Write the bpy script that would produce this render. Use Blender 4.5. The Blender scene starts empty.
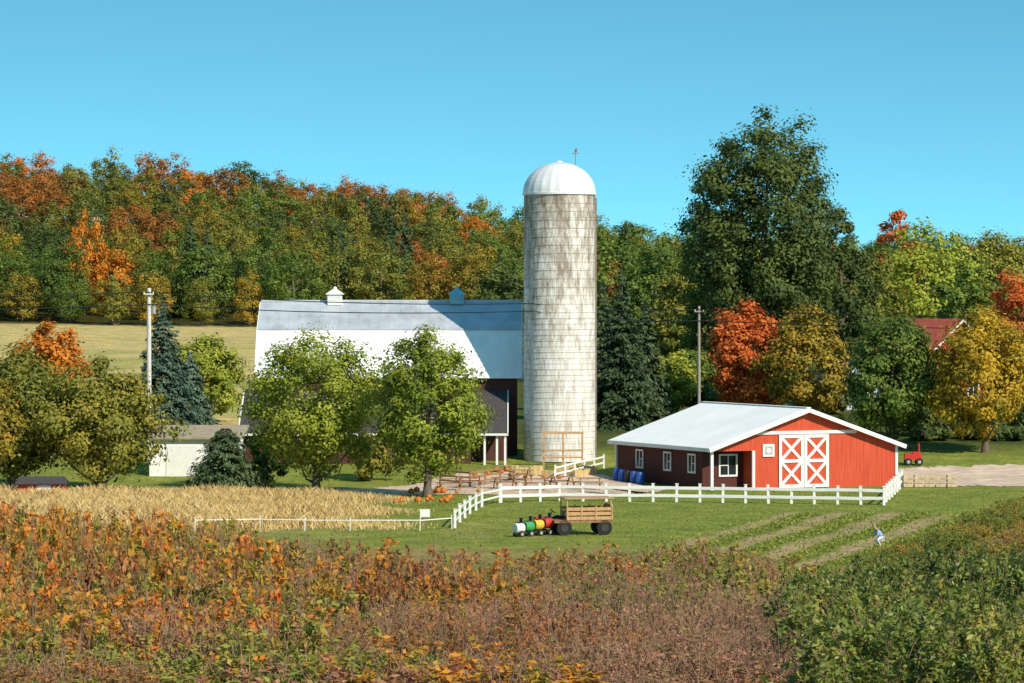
import bpy, bmesh, math, random
import numpy as np
from mathutils import Vector, Matrix
random.seed(7); RNG=np.random.default_rng(11)
scene=bpy.context.scene
CAMZ=12.84; F=3500.0; YH=300.0
def X(px,d): return (px-512)*d/F
def Z(py,d): return CAMZ-(py-YH)*d/F

# ---------------- terrain height ----------------
PY=[-50,0,30,60,75,90,105,120,150,180,200,240,246,262,290,300,520]
PZ=[11.4,10.6,7.6,4.9,3.6,2.5,1.65,1.0,.3,.03,0,0,.1,1.15,2.4,3.0,9.9]
def H(x,y):
    x=np.asarray(x,float); y=np.asarray(y,float)
    base=np.interp(y,PY,PZ)
    ridge=np.interp(x,[-400,-150,-95,-50,-20,0,25,95,150,500],[22,28,28,26.5,22.5,19.5,16,11,9.9,9.9])
    t=np.clip((y-500)/150.,0,1); t=t*t*(3-2*t)
    far=base*(1-t)+ridge*t
    t2=np.clip((y-720)/1200.,0,1)
    far=far*(1-t2)+2.0*t2
    far=far+ np.where((y>290),0.35*np.sin(x*.05)*np.sin(y*.03)*np.clip((y-290)/60,0,1),0)
    return far
def h(x,y): return float(H(x,y))

# ---------------- materials ----------------
def newmat(name):
    m=bpy.data.materials.new(name); m.use_nodes=True
    nt=m.node_tree; b=nt.nodes['Principled BSDF']
    b.inputs['Specular IOR Level'].default_value=0.3
    return m,nt,b
def ramp(nt,cols,pos=None):
    r=nt.nodes.new('ShaderNodeValToRGB'); e=r.color_ramp.elements
    n=len(cols); pos=pos or [i/(n-1) for i in range(n)]
    e[0].position=pos[0]; e[0].color=(*cols[0],1)
    e[1].position=pos[-1]; e[1].color=(*cols[-1],1)
    for i in range(1,n-1):
        k=e.new(pos[i]); k.color=(*cols[i],1)
    return r
def mat(name,c,rough=.7,var=.25,scale=2.0,stretch=(1,1,1),metal=0,c2=None,bump=0,det=6,spec=.3):
    m,nt,b=newmat(name); b.inputs['Specular IOR Level'].default_value=spec
    tc=nt.nodes.new('ShaderNodeTexCoord'); mp=nt.nodes.new('ShaderNodeMapping'); mp.inputs['Scale'].default_value=stretch
    n=nt.nodes.new('ShaderNodeTexNoise'); n.inputs['Scale'].default_value=scale; n.inputs['Detail'].default_value=det; n.inputs['Roughness'].default_value=.65
    nt.links.new(tc.outputs['Object'],mp.inputs[0]); nt.links.new(mp.outputs[0],n.inputs['Vector'])
    lo=tuple(v*(1-var) for v in c) if c2 is None else c2
    hi=tuple(min(1,v*(1+var*.6)) for v in c) if c2 is None else c
    r=ramp(nt,[lo,hi],[.32,.68]); nt.links.new(n.outputs['Fac'],r.inputs[0]); nt.links.new(r.outputs[0],b.inputs['Base Color'])
    b.inputs['Roughness'].default_value=rough; b.inputs['Metallic'].default_value=metal
    if bump:
        bp=nt.nodes.new('ShaderNodeBump'); bp.inputs['Strength'].default_value=bump; bp.inputs['Distance'].default_value=.05
        nt.links.new(n.outputs['Fac'],bp.inputs['Height']); nt.links.new(bp.outputs[0],b.inputs['Normal'])
    return m
def leafmat(name,cols,k=1.0,transl=.3,rough=.6):
    cols=[tuple(min(.8,v*k) for v in c) for c in cols]
    m,nt,b=newmat(name)
    at=nt.nodes.new('ShaderNodeAttribute'); at.attribute_name='rnd'
    oi=nt.nodes.new('ShaderNodeObjectInfo')
    m1=nt.nodes.new('ShaderNodeMath'); m1.operation='MULTIPLY_ADD'; m1.inputs[1].default_value=.30; 
    m2=nt.nodes.new('ShaderNodeMath'); m2.operation='MULTIPLY_ADD'; m2.inputs[1].default_value=.85; m2.inputs[2].default_value=-.06
    nt.links.new(at.outputs['Fac'],m2.inputs[0]); nt.links.new(oi.outputs['Random'],m1.inputs[0]); nt.links.new(m2.outputs[0],m1.inputs[2])
    r=ramp(nt,cols); nt.links.new(m1.outputs[0],r.inputs[0])
    nt.links.new(r.outputs[0],b.inputs['Base Color']); b.inputs['Roughness'].default_value=rough
    tr=nt.nodes.new('ShaderNodeBsdfTranslucent'); nt.links.new(r.outputs[0],tr.inputs[0])
    mx=nt.nodes.new('ShaderNodeMixShader'); mx.inputs[0].default_value=transl
    out=nt.nodes['Material Output']
    nt.links.new(b.outputs[0],mx.inputs[1]); nt.links.new(tr.outputs[0],mx.inputs[2]); nt.links.new(mx.outputs[0],out.inputs[0])
    return m
L={
'green':leafmat('leaf_green',[(.028,.045,.008),(.065,.10,.015),(.13,.16,.025)],2.0),
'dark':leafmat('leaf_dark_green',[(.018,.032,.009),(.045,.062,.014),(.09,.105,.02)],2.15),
'olive':leafmat('leaf_olive',[(.05,.06,.01),(.12,.125,.018),(.24,.19,.03)],1.85),
'bright':leafmat('leaf_bright_olive',[(.06,.085,.012),(.17,.195,.02),(.31,.31,.045)],1.8,.35),
'yellow':leafmat('leaf_yellow',[(.16,.14,.015),(.44,.28,.02),(.66,.42,.03)],1.3),
'gold':leafmat('leaf_gold',[(.08,.08,.012),(.20,.155,.018),(.36,.21,.025)],1.6),
'orange':leafmat('leaf_orange',[(.30,.12,.012),(.60,.20,.02),(.72,.33,.04)],1.2),
'rust':leafmat('leaf_rust',[(.10,.06,.012),(.26,.10,.018),(.40,.14,.03)],1.6),
'red':leafmat('leaf_red',[(.34,.10,.015),(.60,.14,.03),(.72,.27,.06)],1.2),
'spruce':leafmat('needle_spruce',[(.013,.026,.011),(.032,.052,.020),(.065,.09,.036)],1.9,.1),
'bluespruce':leafmat('needle_blue',[(.02,.04,.028),(.05,.088,.058),(.11,.155,.105)],1.5,.1),
'b_orange':leafmat('bush_orange',[(.04,.07,.01),(.15,.19,.02),(.40,.25,.03),(.62,.23,.03),(.50,.11,.02)],1.25),
'b_brown':leafmat('bush_brown',[(.08,.045,.02),(.30,.11,.03),(.44,.17,.05),(.15,.15,.03),(.55,.30,.09)],1.2),
'b_purple':leafmat('bush_purple',[(.12,.05,.03),(.36,.14,.08),(.48,.22,.13),(.20,.16,.05),(.54,.31,.18)],1.2),
'b_green':leafmat('bush_green',[(.05,.08,.015),(.14,.18,.03),(.28,.27,.05),(.42,.26,.06)],1.3),
'b_yg':leafmat('bush_yellowgreen',[(.08,.10,.015),(.22,.21,.03),(.40,.28,.05),(.52,.27,.06)],1.25),
'b_dark':leafmat('bush_dark_green',[(.02,.035,.008),(.055,.08,.015),(.12,.15,.025),(.24,.23,.05)],1.6,.25,.45),
'crop':leafmat('crop_leaf',[(.08,.10,.018),(.17,.20,.03),(.27,.27,.05)],1.4),
'straw':leafmat('dry_straw',[(.44,.29,.11),(.68,.47,.19),(.78,.60,.29)],1.1,.25),
}
BARK=mat('bark',(.16,.12,.09),.9,.4,6,(1,1,.3),bump=.5)
BARKL=mat('twig_bark',(.36,.21,.14),.9,.4,6)
WHITE=mat('white_paint',(.82,.81,.78),.6,.08,1.5,spec=.15)

# ---------------- mesh utils ----------------
def link(o,parent=None):
    scene.collection.objects.link(o)
    if parent is not None: o.parent=parent
    return o
def quad_mesh(name,V,Q,mi=None,rnd=None,mats=(),smooth=False):
    me=bpy.data.meshes.new(name); V=np.ascontiguousarray(V,dtype=np.float32); Q=np.ascontiguousarray(Q,dtype=np.int32)
    me.vertices.add(len(V)); me.vertices.foreach_set('co',V.ravel())
    me.loops.add(Q.size); me.loops.foreach_set('vertex_index',Q.ravel())
    me.polygons.add(len(Q)); me.polygons.foreach_set('loop_start',np.arange(0,Q.size,4,dtype=np.int32))
    me.polygons.foreach_set('loop_total',np.full(len(Q),4,dtype=np.int32))
    if mi is not None: me.polygons.foreach_set('material_index',np.asarray(mi,dtype=np.int32))
    for m in mats: me.materials.append(m)
    me.update(calc_edges=True)
    if rnd is not None:
        a=me.attributes.new('rnd','FLOAT','FACE'); a.data.foreach_set('value',np.asarray(rnd,dtype=np.float32))
    if smooth: me.shade_smooth()
    return me
def nrm(a): return a/np.maximum(np.linalg.norm(a,axis=-1,keepdims=True),1e-6)
def leaves(C,N,size,asp=.55,rng=RNG,T=None):
    n=len(C); N=nrm(N); 
    r=rng.normal(size=(n,3)) if T is None else T
    t=nrm(np.cross(N,r)) if T is None else nrm(T)
    b=nrm(np.cross(N,t)); s=(size*rng.uniform(.6,1.35,n))[:,None]
    V=np.stack([C-t*s,C+b*s*asp,C+t*s,C-b*s*asp],1).reshape(-1,3)
    return V,np.arange(4*n).reshape(n,4)
def tube(P,R,n=6):
    P=np.asarray(P,float); k=len(P); R=np.asarray(R,float)
    T=nrm(np.gradient(P,axis=0)); up=np.array([0,0,1.]) if abs(T[0,2])<.8 else np.array([1.,0,0])
    A=nrm(np.cross(T,up)); B=np.cross(T,A)
    a=np.linspace(0,2*np.pi,n,endpoint=False)
    V=(P[:,None]+R[:,None,None]*(np.cos(a)[None,:,None]*A[:,None]+np.sin(a)[None,:,None]*B[:,None])).reshape(-1,3)
    Q=[(i*n+j,i*n+(j+1)%n,(i+1)*n+(j+1)%n,(i+1)*n+j) for i in range(k-1) for j in range(n)]
    return V,np.array(Q)
def merge(parts):
    Vs=[];Qs=[];o=0
    for V,Q in parts: Vs.append(V);Qs.append(Q+o);o+=len(V)
    return np.concatenate(Vs),np.concatenate(Qs)

def broadleaf(seed,Ht,R,base=.2,ncl=60,cr=1.0,lpc=120,ls=.2,taper=.5,trunk_r=None,limbs=14,lumpy=1.0):
    rng=np.random.default_rng(seed)
    zc=Ht*(1+base)/2; hz=Ht*(1-base)/2
    i=np.arange(ncl)+.5; phi=i*2.39996+rng.normal(size=ncl)*.35; cz=np.clip(1-2*i/ncl+rng.normal(size=ncl)*.08,-1,1)
    sr=np.sqrt(1-cz**2); d=np.stack([sr*np.cos(phi),sr*np.sin(phi),cz],1); ph=rng.uniform(0,6.28,6)
    lump=1+lumpy*(.10*np.sin(3*np.arctan2(d[:,1],d[:,0])+ph[0]+2*d[:,2])+.09*np.sin(5*d[:,2]+ph[1])+.08*np.sin(5*np.arctan2(d[:,1],d[:,0])+ph[2]))
    f=rng.uniform(.12,1,ncl)**.33*lump
    wz=(1-.30*taper*np.clip(d[:,2],-.2,1))*(1+.25*(1-taper)*np.abs(d[:,2]))
    C=np.stack([(R-cr*.5)*d[:,0]*f*wz*1.06,(R-cr*.5)*d[:,1]*f*wz*1.06,zc+(hz-cr*.45)*d[:,2]*np.minimum(f,1.05)],1)
    crs=cr*rng.uniform(.65,1.3,ncl)
    ld=nrm(rng.normal(size=(ncl,lpc,3))); lr=rng.uniform(0,1,(ncl,lpc,1))**.45*(1+.22*rng.normal(size=(ncl,lpc,1)))
    P=C[:,None]+ld*lr*crs[:,None,None]*np.array([1,1,.75])
    out=nrm(P-np.array([0,0,zc-hz*.3]))
    N=ld*.8+out*.7+np.array([0,0,.35])+rng.normal(size=ld.shape)*.40
    cb=rng.uniform(0,1,(ncl,1)); rnd=np.clip(cb*.5+rng.uniform(0,1,(ncl,lpc))*.5+.12*ld[:,:,2],0,1)
    lv=leaves(P.reshape(-1,3),N.reshape(-1,3),ls,.6,rng)
    tr=trunk_r or Ht*.02
    zs=np.linspace(-.3,Ht*.75,9); wob=np.cumsum(rng.normal(size=(9,2))*Ht*.006,axis=0); wob[0]=0;wob[1]*=.3
    TP=np.column_stack([wob,zs]); TR=tr*np.linspace(1.25,.22,9); TR[0]*=1.35
    parts=[tube(TP,TR,8)]
    idx=rng.permutation(ncl)[:limbs]
    for i in idx:
        e=C[i]; zz=np.clip(e[2]-np.hypot(e[0],e[1])*rng.uniform(.6,1.1),Ht*base*.75,Ht*.7)
        s=np.array([np.interp(zz,zs,TP[:,0]),np.interp(zz,zs,TP[:,1]),zz])
        r0=np.interp(zz,zs,TR)*.55; mid=(s+e)/2+np.array([0,0,-.06*Ht*rng.uniform(0,1)])
        parts.append(tube([s,mid*.5+s*.5,mid,e],[r0,r0*.75,r0*.5,r0*.2],5))
    return merge(parts),lv,rnd.ravel()
def conifer(seed,Ht,R,levels=34,ls=.22,dens=1.0,power=.9):
    rng=np.random.default_rng(seed); P=[];N=[];T=[];rd=[];parts=[]
    zs=np.linspace(Ht*.04,Ht*.985,levels)
    for z in zs:
        f=(1-z/Ht); r=R*(f**power)*rng.uniform(.92,1.15)+.08
        nb=max(5,int(8+9*f))
        for k in range(nb):
            a=rng.uniform(0,6.283); rr=r*rng.uniform(.78,1.15)
            m=int(max(4,rr*10*dens)); t=rng.uniform(.12,1,m)**.7
            dr=np.array([math.cos(a),math.sin(a),0]); side=np.array([-dr[1],dr[0],0])
            c=np.array([0,0,z])+dr*(t*rr)[:,None]+np.array([0,0,1.])*(-.28*rr*t**1.4+.10*rr*t**4)[:,None]
            wd=.25*rr*(1.1-t)+.05
            c=c+side*(rng.normal(size=m)*wd)[:,None]+np.array([0,0,1.])*(rng.normal(size=m)*.05*rr)[:,None]
            P.append(c); T.append(dr*1.0+side*rng.normal(size=(m,1))*.6+np.array([0,0,-.35]))
            N.append(np.array([0,0,1.])+dr*.7+rng.normal(size=(m,3))*.4); rd.append(np.clip(.15+.55*t+rng.uniform(-.25,.25,m),0,1))
            if k<4: parts.append(tube([[0,0,z],np.array([0,0,z])+dr*rr*.8+np.array([0,0,-.18*rr])],[.04+.02*f,.01],4))
    P=np.concatenate(P);N=np.concatenate(N);T=np.concatenate(T)
    T=T-nrm(N)*np.sum(T*nrm(N),1,keepdims=True)
    lv=leaves(P,N,ls,.42,rng,T)
    parts.append(tube([[0,0,-.3],[0,0,Ht*.5],[0,0,Ht*.99]],[Ht*.018,Ht*.01,.02],7))
    return merge(parts),lv,np.concatenate(rd)

def put_tree(px,top,d,wpx,kind,lm,label,seed,name='tree',base=.2,ncl=80,cr=None,lpc=150,ls=.14,**kw):
    x=X(px,d); z=h(x,d); Ht=Z(top,d)-z; R=wpx*d/F/2
    if kind=='con': tr,lv,rd=conifer(seed,Ht,R,ls=ls,**kw)
    else: tr,lv,rd=broadleaf(seed,Ht,R,base,ncl,cr or R*.27,lpc,ls,**kw)
    e=bpy.data.objects.new(name,None); e.location=(x,d,z); e.empty_display_size=.5; link(e)
    e['label']=label; e['category']='tree'
    t=bpy.data.objects.new('trunk',quad_mesh('trunk',*tr,mats=[BARK],smooth=True)); link(t,e)
    c=bpy.data.objects.new('crown',quad_mesh('crown',*lv,rnd=rd,mats=[L[lm]])); link(c,e)
    return e

class B:
    """small polygon builder"""
    def __init__(s): s.v=[];s.f=[];s.m=[]
    def poly(s,pts,m=0):
        k=len(s.v); s.v+= [tuple(p) for p in pts]; s.f.append(tuple(range(k,k+len(pts)))); s.m.append(m)
    def box(s,a,b,m=0):
        (x0,y0,z0),(x1,y1,z1)=a,b; k=len(s.v)
        P=[(x0,y0,z0),(x1,y0,z0),(x1,y1,z0),(x0,y1,z0),(x0,y0,z1),(x1,y0,z1),(x1,y1,z1),(x0,y1,z1)]
        s.v+=P
        for q in [(0,3,2,1),(4,5,6,7),(0,1,5,4),(1,2,6,5),(2,3,7,6),(3,0,4,7)]: s.f.append(tuple(k+i for i in q)); s.m.append(m)
    def beam(s,p,q,w,t,m=0,up=(0,0,1)):
        p=Vector(p);q=Vector(q);d=(q-p).normalized();u=Vector(up)
        if abs(d.dot(u))>.95:u=Vector((0,1,0))
        a=d.cross(u).normalized();b=a.cross(d).normalized();k=len(s.v)
        for e in (p,q):
            for i,j in ((-1,-1),(1,-1),(1,1),(-1,1)): s.v.append(tuple(e+a*w/2*i+b*t/2*j))
        for q4 in [(0,1,2,3),(7,6,5,4),(0,4,5,1),(1,5,6,2),(2,6,7,3),(3,7,4,0)]: s.f.append(tuple(k+i for i in q4)); s.m.append(m)
    def cyl(s,p,q,r0,r1=None,n=16,m=0,cap=True):
        r1=r0 if r1 is None else r1
        V,Q=tube([p,q],[r0,r1],n); k=len(s.v); s.v+=[tuple(x) for x in V]
        for f in Q: s.f.append(tuple(int(k+i) for i in f)); s.m.append(m)
        if cap:
            s.f.append(tuple(range(k+n-1,k-1,-1))); s.m.append(m); s.f.append(tuple(range(k+n,k+2*n))); s.m.append(m)
    def slab(s,pts,t,m=0):
        P=[Vector(p) for p in pts]; n=(P[1]-P[0]).cross(P[2]-P[0]).normalized(); Q=[p-n*t for p in P]
        s.poly(P,m); s.poly(Q[::-1],m)
        for i in range(len(P)):
            j=(i+1)%len(P); s.poly([P[j],P[i],Q[i],Q[j]],m)
    def sphere(s,c,r,m=0,nu=12,nv=8,sc=(1,1,1),rib=0,zmin=-1):
        k=len(s.v)
        for i in range(nv+1):
            th=math.acos(max(-1,zmin))*(i/nv) if zmin>-1 else math.pi*i/nv
            for j in range(nu):
                ph=2*math.pi*j/nu; rr=1-rib*(j%2)
                s.v.append((c[0]+r*sc[0]*rr*math.sin(th)*math.cos(ph),c[1]+r*sc[1]*rr*math.sin(th)*math.sin(ph),c[2]+r*sc[2]*math.cos(th)))
        for i in range(nv):
            for j in range(nu):
                s.f.append((k+i*nu+j,k+(i+1)*nu+j,k+(i+1)*nu+(j+1)%nu,k+i*nu+(j+1)%nu)); s.m.append(m)
    def obj(s,name,mats,parent=None,loc=None,rz=0,smooth=False,**props):
        me=bpy.data.meshes.new(name); me.from_pydata(s.v,[],s.f)
        for m in (mats if isinstance(mats,(list,tuple)) else [mats]): me.materials.append(m)
        me.polygons.foreach_set('material_index',s.m); me.update()
        if smooth: me.shade_smooth()
        o=bpy.data.objects.new(name,me); link(o,parent)
        if loc: o.location=loc
        o.rotation_euler[2]=rz
        for k,v in props.items(): o[k]=v
        return o
def empty(name,loc,rz=0,**props):
    e=bpy.data.objects.new(name,None); e.location=loc; e.rotation_euler[2]=rz; link(e); e.empty_display_size=.5
    for k,v in props.items(): e[k]=v
    return e
def copy_thing(e,loc,rz=None,scale=None):
    n=e.copy(); n.location=loc
    if rz is not None: n.rotation_euler[2]=rz
    if scale: n.scale=scale
    scene.collection.objects.link(n)
    def rec(a,b):
        for c in a.children:
            k=c.copy(); scene.collection.objects.link(k); k.parent=b; rec(c,k)
    rec(e,n); return n

# ---------------- ground ----------------
xs=np.concatenate([-np.geomspace(3000,70,24),np.arange(-68,68.1,.4),np.geomspace(70,3000,24)])
ys=np.concatenate([[-60,-30,0,20,35,45,52],np.arange(56,300,.6),np.arange(300,760,5),np.geomspace(770,5000,18)])
GX,GY=np.meshgrid(xs,ys); GZ=H(GX,GY)
nx,ny=len(xs),len(ys)
V=np.stack([GX,GY,GZ],-1).reshape(-1,3)
i,j=np.meshgrid(np.arange(nx-1),np.arange(ny-1)); a=(j*nx+i).ravel()
Q=np.stack([a,a+1,a+1+nx,a+nx],1)
gme=quad_mesh('ground',V,Q,smooth=True)
x=V[:,0];y=V[:,1]
def sm(a,b,v): t=np.clip((v-a)/(b-a),0,1); return t*t*(3-2*t)
col=np.tile(np.array([.24,.275,.055]),(len(V),1))
def blend(c,w):
    global col
    col=col*(1-w[:,None])+np.array(c)*w[:,None]
nz=np.sin(x*.21+1.3*np.sin(y*.13))*np.sin(y*.17+np.sin(x*.11)); nz2=np.sin(x*1.1+2*np.sin(y*.35))*np.sin(y*.5+np.sin(x*.6))
blend((.18,.13,.06),1-sm(140,160,y+4*nz))
blend((.09,.11,.03),sm(262,275,y))
wl=sm(268,300,y)*(1-sm(-16,-6,x))
blend((.62,.49,.20),wl); blend((.36,.37,.10),wl*sm(-.2,.6,nz)*(1-sm(380,470,y))*.8)
blend((.05,.05,.015),sm(498,506,y))
wt=sm(190,198,y+3*nz)*(1-sm(226,230,y))*(1-sm(-15,-6,x+2*nz2)); blend((.52,.38,.17),wt*.9)
blend((.40,.33,.13),sm(183,190,y)*(1-sm(200,208,y))*(1-sm(-2,6,x))*sm(-.3,.5,nz2)*.4)
s_=x-(y-180)*.285
cz=sm(156,166,y)*(1-sm(207+3*nz,212+3*nz,y))*sm(7.0,7.8,s_+.4*nz2)*(1-sm(20.4,21,s_))
fr=np.mod(s_+.35*nz+.2*nz2,3.1)/3.1
blend((.50,.35,.21),cz*sm(.40,.50,fr)*(1-sm(.82,.92,fr))*(.8+.2*nz2))
blend((.15,.19,.035),cz*(fr<=.38)*.8)
c2=sm(150,160,y)*(1-sm(200,214,y))*sm(21.6,22.2,s_); fr2=np.mod(s_,3.4)/3.4
blend((.42,.33,.16),c2*((fr2>.6)&(fr2<.85))*.8)
blend((.34,.28,.10),sm(-8,-6,x)*(1-sm(6,7.5,s_))*sm(150,156,y)*(1-sm(176,184,y))*(.5+.5*nz)*.7)
ca=gme.color_attributes.new('col','FLOAT_COLOR','POINT'); ca.data.foreach_set('color',np.column_stack([col,np.ones(len(col))]).astype(np.float32).ravel())
m,nt,b=newmat('ground_mat')
at=nt.nodes.new('ShaderNodeAttribute'); at.attribute_name='col'
tc=nt.nodes.new('ShaderNodeTexCoord')
n1=nt.nodes.new('ShaderNodeTexNoise'); n1.inputs['Scale'].default_value=.35; n1.inputs['Detail'].default_value=10; n1.inputs['Roughness'].default_value=.75
n2=nt.nodes.new('ShaderNodeTexNoise'); n2.inputs['Scale'].default_value=4; n2.inputs['Detail'].default_value=5
for n in (n1,n2): nt.links.new(tc.outputs['Object'],n.inputs['Vector'])
r1=ramp(nt,[(.5,.58,.6),(1.35,1.2,1.1)],[.3,.7]); r2=ramp(nt,[(.55,.58,.6),(1.35,1.35,1.35)],[.3,.7])
nt.links.new(n1.outputs['Fac'],r1.inputs[0]); nt.links.new(n2.outputs['Fac'],r2.inputs[0])
def mul(nt,a,bb):
    k=nt.nodes.new('ShaderNodeMix'); k.data_type='RGBA'; k.blend_type='MULTIPLY'; k.inputs[0].default_value=1
    nt.links.new(a,k.inputs[6]); nt.links.new(bb,k.inputs[7]); return k.outputs[2]
nt.links.new(mul(nt,mul(nt,at.outputs['Color'],r1.outputs[0]),r2.outputs[0]),b.inputs['Base Color']); b.inputs['Roughness'].default_value=.95; b.inputs['Specular IOR Level'].default_value=.05
gme.materials.append(m)
g=bpy.data.objects.new('ground',gme); link(g); g['kind']='structure'; g['label']='grassy farm ground rising to a wooded hill'

GRAVEL=mat('gravel',(.68,.51,.38),.95,.3,.8,bump=.2,det=10,spec=.05)
def road(name,pts,label):
    S=26
    pts=np.array(pts,float); t=np.linspace(0,len(pts)-1,80); cx=np.interp(t,range(len(pts)),pts[:,0]); cy=np.interp(t,range(len(pts)),pts[:,1]); w=np.interp(t,range(len(pts)),pts[:,2])
    tg=nrm(np.column_stack([np.gradient(cx),np.gradient(cy)])); nn=np.column_stack([-tg[:,1],tg[:,0]])
    rr=np.random.default_rng(3); V=[]
    for i in range(len(t)):
        wl=w[i]*(1+.07*rr.normal()); wr=w[i]*(1+.07*rr.normal())
        for u in np.linspace(-1,1,S):
            ww=wl if u<0 else wr; xx=cx[i]+nn[i,0]*u*ww/2; yy=cy[i]+nn[i,1]*u*ww/2; V.append((xx,yy,h(xx,yy)+.03))
    Q=[(i*S+j,i*S+j+1,(i+1)*S+j+1,(i+1)*S+j) for i in range(len(t)-1) for j in range(S-1)]
    o=bpy.data.objects.new(name,quad_mesh(name,np.array(V),np.array(Q)[:,::-1],mats=[GRAVEL],smooth=True)); link(o); o['kind']='structure'; o['label']=label
road('driveway',[(-45,230,4),(-20,232,6),(-8,234,8),(-3,237,14),(1,240,20),(5,242,22),(8.5,243,15)],'pale sandy farm driveway and yard')
road('road',[(27,247,11),(33,248,15),(50,250,16),(95,252,16)],'pale gravel parking area beside red shed')

# ---------------- forest ----------------
fv=[]
for k in range(8):
    Ht=[11.5,12.3,11.2,12.3,11,11.8,12,11.3][k]; R=[4.3,4.1,4.6,4.2,4.3,4.7,4.0,4.5][k]
    tr,lv,rd=broadleaf(100+k,Ht,R,.0,60,1.15,85,.20,taper=.35,limbs=8,lumpy=.7)
    V,Q=merge([tr,lv]); mi=np.r_[np.zeros(len(tr[1])),np.ones(len(lv[1]))]; rn=np.r_[np.zeros(len(tr[1])),rd]
    fv.append((quad_mesh('tree',V,Q,mi,rn,[BARK,L['olive']]),Ht))
fc=[]
for k in range(2):
    tr,lv,rd=conifer(200+k,14,3.2,levels=26,ls=.30,dens=.65)
    V,Q=merge([tr,lv]); mi=np.r_[np.zeros(len(tr[1])),np.ones(len(lv[1]))]; rn=np.r_[np.zeros(len(tr[1])),rd]
    fc.append((quad_mesh('conifer',V,Q,mi,rn,[BARK,L['spruce']]),14))
words={'green':'leafy green broadleaf tree','dark':'dark green broadleaf tree','olive':'olive green autumn tree','bright':'light green tree','yellow':'bright yellow autumn tree','gold':'golden brown autumn tree','orange':'bright orange autumn tree','rust':'rusty brown autumn tree','red':'red autumn maple tree','spruce':'dark conifer','bluespruce':'blue spruce'}
def ftree(xx,yy,lm,s=1.0,con=False,k=None,wide=1.0):
    me,Ht=(fc if con else fv)[k if k is not None else random.randrange(len(fc if con else fv))]
    o=bpy.data.objects.new('conifer_tree' if con else 'forest_tree',me); link(o)
    o.location=(xx,yy,h(xx,yy)-.1); o.rotation_euler[2]=random.uniform(0,6.28)
    w=s*wide*random.uniform(.92,1.1); o.scale=(w,w,s*random.uniform(.95,1.05))
    o.material_slots[1].link='OBJECT'; o.material_slots[1].material=L[lm]
    o['label']=words[lm]+' in the wood on the hill'; o['category']='tree'; o['group']='trees of the hillside wood'
    return o
FR=random.Random(5); rows=[503,516,530,545,561,579,599,622,646]
for ri,yy in enumerate(rows):
    half=yy*.1463+7; xx=-half+FR.uniform(0,4)
    while xx<half:
        y2=yy+FR.uniform(-6,6); px=512+xx/y2*F
        r=FR.random()
        if px<480:
            lm='olive' if r<.28 else 'green' if r<.52 else 'dark' if r<.64 else 'gold' if r<.82 else 'rust' if r<.93 else 'orange' if r<.955 else 'spruce'
            if ri>=7 and r>.6: lm='rust' if FR.random()<.75 else 'orange'
            if ri==0: lm='gold' if r<.4 else 'olive' if r<.8 else 'green'
        elif px<700: lm='green' if r<.40 else 'dark' if r<.58 else 'olive' if r<.88 else 'gold' if r<.95 else 'rust'
        else: lm='green' if r<.33 else 'olive' if r<.6 else 'bright' if r<.74 else 'gold' if r<.85 else 'rust' if r<.90 else 'dark'
        random.seed(int(xx*100)+ri)
        s=FR.uniform(.86,1.06)
        if ri==0 and px<260: s*=.7
        ftree(xx,y2,lm,s,con=(lm=='spruce'))
        xx+=FR.uniform(5.6,7.6)
def hill(px,top,d,lm,con=False,k=None,wide=1.0):
    xx=X(px,d); me_h=14 if con else 11.7; s=(Z(top,d)-h(xx,d))/me_h; ftree(xx,d,lm,s,con,k,wide)
hill(85,208,519,'orange',k=1,wide=.52); hill(150,146,652,'rust'); hill(32,152,652,'orange'); hill(5,226,530,'yellow',wide=.7); hill(8,154,654,'rust')
hill(190,212,520,'spruce',True); hill(207,222,516,'spruce',True); hill(246,154,646,'dark'); hill(128,222,522,'gold',wide=.65); hill(500,248,510,'spruce',True); hill(516,252,506,'spruce',True)
hill(370,174,652,'rust'); hill(405,180,652,'rust'); hill(345,180,650,'orange'); hill(430,186,646,'rust'); hill(68,156,652,'olive'); hill(110,152,652,'olive'); hill(200,162,650,'gold'); hill(290,170,650,'olive')

# ---------------- mid distance trees ----------------
T=put_tree
T(100,352,236,132,'b','olive','broad olive green tree beside the dry grass',1,ncl=120,ls=.15,base=.04)
T(12,340,238,140,'b','olive','leafy olive green tree beside the dry grass',2,ncl=120,ls=.15,base=.04)
T(-20,360,232,90,'b','gold','golden tree beside the dry grass',22,ncl=60,ls=.15,base=.04)
T(48,320,262,88,'b','orange','orange autumn tree behind olive trees',3,ncl=70,ls=.17,lumpy=.5)
T(203,336,292,76,'b','bright','green tree beside the grey utility pole',4,ncl=70,ls=.17,base=.04)
T(163,296,285,84,'con','bluespruce','tall blue spruce beside utility pole',5,'spruce_tree',ls=.2,dens=1.5)
T(190,352,288,56,'con','bluespruce','small blue spruce beside taller spruce',55,'spruce_tree',ls=.2,dens=1.4)
T(225,428,233,78,'con','spruce','small dense dark spruce by the driveway',6,'spruce_tree',ls=.15,power=.5,dens=1.8)
T(316,322,234,138,'b','bright','leafy light green tree before the barn',7,ncl=165,lpc=160,ls=.125,base=.07,lumpy=.6)
T(427,325,228,116,'b','bright','tall light green tree before the barn',8,ncl=150,lpc=160,ls=.125,base=.07,lumpy=.6)
T(622,266,288,80,'con','spruce','tall dark spruce behind the silo',9,'spruce_tree',ls=.22,dens=1.3)
T(645,300,296,66,'con','spruce','dark spruce in front of the wood',10,'spruce_tree',ls=.22,dens=1.3)
T(603,282,300,66,'con','spruce','dark spruce behind the silo',11,'spruce_tree',ls=.22,dens=1.3)
T(668,352,300,64,'b','bright','small light olive tree behind white roofed shed',12,ncl=50,ls=.17,base=.0)
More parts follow.
